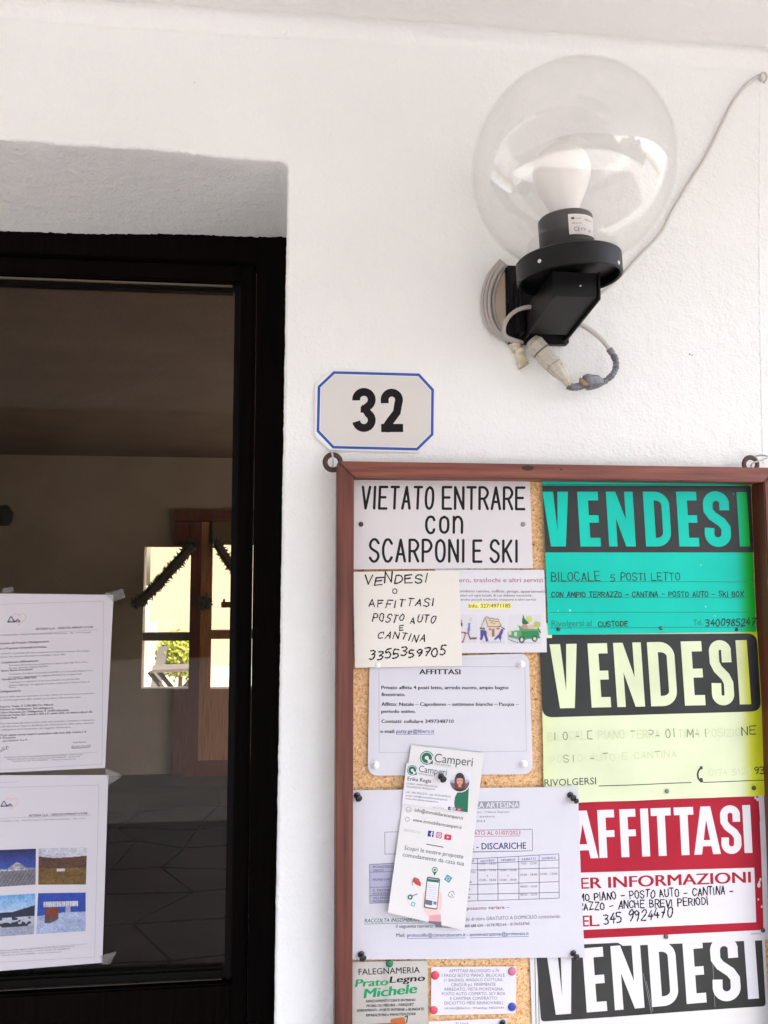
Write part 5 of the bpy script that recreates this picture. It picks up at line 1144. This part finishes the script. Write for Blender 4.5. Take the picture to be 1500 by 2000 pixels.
# ------------------------------------------------------------------ globe lamp
M_BLK = ink('black_lamp_plastic', (.005, .0045, .005), .42, .3)
YL = -.132
gc = P(1117, 330, YL)                                # globe centre
lp = thing('globe_wall_lamp', 'clear glass globe lamp with a frosted bulb on a black wall bracket', 'wall lamp', (gc.x, 0, P(1050, 600, 0).z))
R = .1255
th0 = math.radians(157)
outer = [(R * math.sin(a), R * math.cos(a)) for a in np.linspace(0.0005, th0, 60)]
inner = [((R - .0018) * math.sin(a), (R - .0018) * math.cos(a)) for a in np.linspace(th0, 0.0005, 60)]
AX = Vector((-.015, -.0, 1)).normalized()
G().lathe(gc, AX, outer + inner, 96).make('globe', M_GLOBE, lp, True)
dc = P(1111, 532, YL)
TILT = Vector((-.065, -.03, 1)).normalized()
g = G(); rd = .0645; g.lathe(dc, TILT, [(.0001, .012), (.034, .015), (.034, .0165), (rd - .002, .0165), (rd, .0145), (rd, -.0095), (rd - .0018, -.0110), (rd - .004, -.0095), (rd - .004, .001), (.0001, .001)], 72)
smooth_by_angle(g.make('gallery_ring', M_BLK, lp), 35)
g = G(); rc_ = .0335; g.lathe(dc, TILT, [(rc_, .010), (rc_, .066), (rc_ - .0015, .068), (rc_ - .006, .068), (rc_ - .007, .062), (.0001, .062)], 56)
smooth_by_angle(g.make('lamp_holder', M_BLK, lp), 35)
bcn = dc + TILT * .066
prof = [(a_ * 1.17, b_ * 1.17) for a_, b_ in [(.013, -.01), (.0135, .0)] + [(.0145, .008), (.0185, .018), (.0235, .028), (.0275, .038)] + [(.0305 * math.sin(a), .052 - .0305 * math.cos(a) * 1) for a in np.linspace(1.3, math.pi - .001, 18)]]
m, nt, b = nodes('frosted_bulb_glass', .35, .5); b.inputs['Base Color'].default_value = (.86, .84, .81, 1); b.inputs['Subsurface Weight'].default_value = .3; b.inputs['Subsurface Radius'].default_value = (.02, .02, .02)
G().lathe(bcn, TILT, prof, 48).make('bulb', m, lp, True)
# maker's sticker wrapped on the holder
def on_holder(a, h, off=.0004):
    u = Vector((math.cos(math.radians(a)), math.sin(math.radians(a)), 0)); u = (u - TILT * u.dot(TILT)).normalized(); return dc + TILT * h + u * (rc_ + off)
g = G(); g.add([on_holder(-104 + k * 4.4, h) for h in (.035, .060) for k in range(17)], [(k, k + 1, 18 + k, 17 + k) for k in range(16)]); st = g.make('sticker', ink('sticker_white', (.74, .70, .70), .5), lp, True)
def sticker_text(body, a0, a1, h, cap):
    c = bpy.data.curves.new('t', 'FONT'); c.body = body; c.resolution_u = 2; o = bpy.data.objects.new('t', c); me = bpy.data.meshes.new_from_object(o)
    co = [v_.co.copy() for v_ in me.vertices]; tr_ = [tuple(p.vertices) for p in me.polygons]; bpy.data.objects.remove(o); xb = max(p.x for p in co)
    mesh('sticker_print', [on_holder(a0 + (a1 - a0) * p.x / xb, h + p.y * cap / .69, .0007) for p in co], tr_, I_DARK, st)
sticker_text('CE', -94, -82, .0385, .0055); sticker_text('F', -79, -75, .0395, .0035); sticker_text('V', -73, -67, .0395, .004); sticker_text('MADE IN ITALY', -98, -76, .0475, .0018); sticker_text('MOD. 60', -68, -46, .052, .003); sticker_text('max 60W', -89, -76, .0535, .002); sticker_text('IP', -60, -53, .0385, .003)
G().add([on_holder(-95 + 4 * math.cos(a), .0545 + .0016 * math.sin(a), .0007) for a in np.linspace(0, 6.28, 13)[:-1]], [list(range(12))]).make('sticker_print', I_DARK, st)
# bracket arm: hollow wedge, open underside with two side cheeks
xl, xr = P(1078, 560, -.145).x, P(1172, 560, -.145).x
ytop = dc.z - .004
zf = P(1120, 583, -.147).z; zw = P(1060, 668, -.012).z
side = [(-.147, ytop), (-.147, zf), (-.030, zw), (-.012, zw + .002), (-.012, ytop - .02), (-.05, ytop - .005)]
for x in (xl, xr - .003):
    g = G(); g.prism([(x, y, z) for y, z in side], (.003, 0, 0)); bevel(g.make('arm_cheek', M_BLK, lp), .0007)
g = G(); g.prism([(xl + .003, y, z) for y, z in ((-.1435, ytop), (-.1435, zf + .004), (-.030, zw + .005), (-.026, zw + .012), (-.139, zf + .010), (-.139, ytop))], (xr - xl - .006, 0, 0)); bevel(g.make('arm_web', M_BLK, lp), .0006)
pa, pb_ = P(984, 527, -.002), P(1044, 672, -.002)
g = G(); g.box(xl - .022, xr + .006, -.014, -.001, zw - .003, pa.z + .003); bevel(g.make('wall_plate', M_BLK, lp), .003)
g = G(); g.box(xl - .012, xl - .001, -.034, -.0135, zw + .003, zw + .085); bevel(g.make('terminal_cover', M_BLK, lp), .004)
for px, py in ((1056, 508), (1209, 531), (1134, 558)):
    Yc = -.18 if py < 540 else -.1475
    c = P(px, py, Yc)
    if py < 540:
        ang = -141 if px < 1100 else -46; u = Vector((math.cos(math.radians(ang)), math.sin(math.radians(ang)), 0)); c = dc + u * (rd - .0005) + TILT * (-.004)
        G().lathe(c, u, [(.0024, -.002), (.0024, .0012), (.0014, .002), (.0001, .002)], 12).make('fixing_screw', ink('bright_screw', (.62, .6, .58), .2, 1), lp, True)
    else: G().lathe(c, (0, -1, 0), [(.0011, -.001), (.0009, .0006), (.0001, .0008)], 10).make('fixing_screw', ink('bright_screw', (.62, .6, .58), .2, 1), lp, True)

# cables ----------------------------------------------------------------------------------
M_CABLE = ink('grey_cable', (.42, .385, .37), .5, .4); M_CABLE2 = ink('painted_cable', (.55, .53, .50), .6)
cb = thing('lamp_cable', 'grey lamp cable looping below the bracket with a taped joint and beige connector', 'cable', P(1050, 700, -.02))
def cab(name, pts, r, mat, par, n=10, seg=10): return G().tube(catmull([P(x, y, Y) for x, y, Y in pts], n), r, seg).make(name, mat, par, True)
cab('cable_loop', [(1046, 601, -.055), (1030, 600, -.055), (1010, 606, -.052), (993, 620, -.048), (984, 640, -.044), (987, 656, -.036), (1004, 664, -.024), (1020, 668, -.010)], .0029, M_CABLE, cb)
for k, (dx, yy) in enumerate(((0, -.006), (6, -.010), (13, -.013), (21, -.008))):
    cab('coil_turn', [(978 + dx * .6, 508 + dx * .5, yy), (956 + dx, 535, yy), (944 + dx, 570, yy - .001), (943 + dx, 605, yy), (952 + dx, 635, yy), (970 + dx, 655 + k, yy), (996 + dx * .6, 668, yy)], .0024, M_CABLE, cb)
g = G(); c = P(1010, 592, -.003); g.lathe(P(1012, 590, 0), (0, -1, 0), [(.048, 0), (.047, .004), (.044, .0075), (.0001, .0085)], 40); g.make('mounting_disc', plaster('dried_mortar', (.40, .30, .22), (.62, .52, .42), .0016, .002, 500), lp, True)
cab('hanging_loop', [(1110, 622, -.022), (1130, 631, -.020), (1155, 646, -.02), (1178, 666, -.022), (1192, 685, -.025)], .0034, M_CABLE2, cb)
def tape_tube(pts, r, amp, name, mat, par):
    pp = catmull([P(x, y, Y) for x, y, Y in pts], 10); rr = [r * (1 + amp * random.uniform(-1, 1)) for _ in pp]
    return G().tube(pp, rr, 9).make(name, mat, par)
m, nt, b = nodes('grey_insulating_tape', .38, .5); src = bump(nt, b, [(160, .0012), (600, .0004)]); noise_col(nt, b, src, 90, [(.3, (.10, .10, .115)), (.7, (.24, .24, .27))]); M_TAPEG = m
tape_tube([(1190, 682, -.025), (1201, 700, -.027), (1203, 716, -.028), (1196, 732, -.028), (1182, 744, -.027), (1170, 749, -.026)], .0042, .16, 'tape_wrapping', M_TAPEG, cb)
tape_tube([(1108, 753, -.024), (1118, 756, -.025), (1130, 755, -.025), (1140, 752, -.025)], .0052, .08, 'tape_wrapping', M_TAPEG, cb)
pp = [P(x, y, -.026) for x, y in ((1139, 750), (1143, 748), (1148, 747), (1158, 747), (1168, 746), (1176, 747))]
G().tube(pp, [.0060, .0105, .0118, .0108, .0092, .0060], 7).make('tape_lump', M_TAPEG, cb)
G().tube([P(1140, 752, -.026), P(1141.5, 748, -.027), P(1144, 745, -.028)], [.0062, .0088, .0100], 9).make('copper_end', ink('tan_sleeve', (.42, .30, .19), .5), cb)
m, nt, b = nodes('beige_connector', .5, .4); src = bump(nt, b, [(90, .0006)]); noise_col(nt, b, src, 260, [(.28, (.24, .18, .11)), (.36, (.46, .43, .36)), (.7, (.52, .49, .42))]); M_CONN = m
pp = [P(x, y, Y) for x, y, Y in ((1036, 660, -.014), (1042, 669, -.018), (1048, 678, -.022), (1085, 707, -.028), (1084, 711, -.028))]
a, b2 = P(1044, 670, -.020), P(1080, 712, -.026); d = (b2 - a); 
G().tube([a - d * .15, a, a + d * .02, a + d * .98, b2], [.009, .0125, .0132, .0132, .0125], 8).make('connector', M_CONN, cb)
a2 = b2 + d * .12; G().tube([b2, b2 + d * .05, a2 + d * .2, a2 + d * .5, P(1112, 754, -.024)], [.0110, .0124, .0112, .0070, .0042], 8).make('connector_tail', M_CONN, cb)
G().tube([a + d * .36, a + d * .42], .0136, 8).make('connector_seam', ink('dirty_seam', (.16, .13, .09)), cb)
m, nt, b = nodes('old_sealant', .7, .3); src = bump(nt, b, [(120, .002)]); noise_col(nt, b, src, 100, [(.35, (.50, .44, .30)), (.6, (.72, .68, .55))])
pp = catmull([P(x, y, -.004) for x, y in ((1000, 668), (1012, 682), (1018, 698), (1022, 712), (1024, 716))], 6)
sb = G().tube(pp, [.006 + .0035 * random.random() for _ in pp], 9).make('sealant_blob', m, None, True); tag(sb, 'yellowish dried sealant blob on the wall under the lamp bracket', 'sealant')
wc = G(); wp = catmull([P(x, y, -.003 - .002 * (k % 2)) for k, (x, y) in enumerate(((1488, 158), (1484, 148), (1476, 151), (1455, 168), (1432, 198), (1412, 236), (1392, 278), (1374, 312), (1352, 346), (1330, 382), (1312, 412), (1290, 455), (1252, 496), (1200, 552), (1150, 590)))], 12)
wc.tube(wp, .0021, 9)
tag(wc.make('wall_cable', M_CABLE2, None, True), 'thin painted cable running down the wall from the upper right to the lamp', 'cable')
g = G(); c = P(1487, 155, -.001); pts = [c + Vector((.006 * math.cos(a), -.004 - .004 * math.sin(a * .5), .006 * math.sin(a))) for a in np.linspace(-1.2, 3.0, 14)]
g.tube(pts, .0014, 7); tag(g.make('cable_clip', ink('painted_clip', (.5, .46, .42), .6), None, True), 'small painted cable clip in a chipped hole at the top right', 'cable clip')

# dust and specks on the door glass
g = G()
for k in range(150):
    x, y = random.uniform(5, 445), random.triangular(700, 1880, 1080); p = P(x, y, YG - .0002); r_ = random.uniform(.00015, .0006)
    g.add([p + Vector((r_ * math.cos(a) * random.uniform(.6, 1.4), 0, r_ * math.sin(a) * random.uniform(.6, 1.4))) for a in np.linspace(0, 6.28, 7)[:-1]], [list(range(6))])
o = g.make('dust_specks', ink('dust', (.16, .15, .13), .9), dr); o['kind'] = 'stuff'
for x, y, a in ((1368, 1104, .8), (1378, 1185, .7), (1113, 1192, 1.0), (1396, 1203, .6), (1090, 1193, .5)): gp.disc(x, y, a * 1.6, ink('pale_speck', (.35, .62, .58)), 3, 'speck', a * 2.4, 7)
c = P(1031, 914, YB - .0003); g = G(); g.add([c + Vector((.0085 * math.cos(a), 0, .0035 * math.sin(a))) for a in np.linspace(0, 6.28, 17)[:-1]], [list(range(16))]); g.make('knot', ink('dark_knot', (.035, .014, .010), .5), nb)
c = P(1096, 917, YB - .0003); g = G(); g.add([c + Vector((.002 * math.cos(a), 0, .0012 * math.sin(a))) for a in np.linspace(0, 6.28, 9)[:-1]], [list(range(8))]); g.make('knot', ink('dark_knot', (.035, .014, .010), .5), nb)
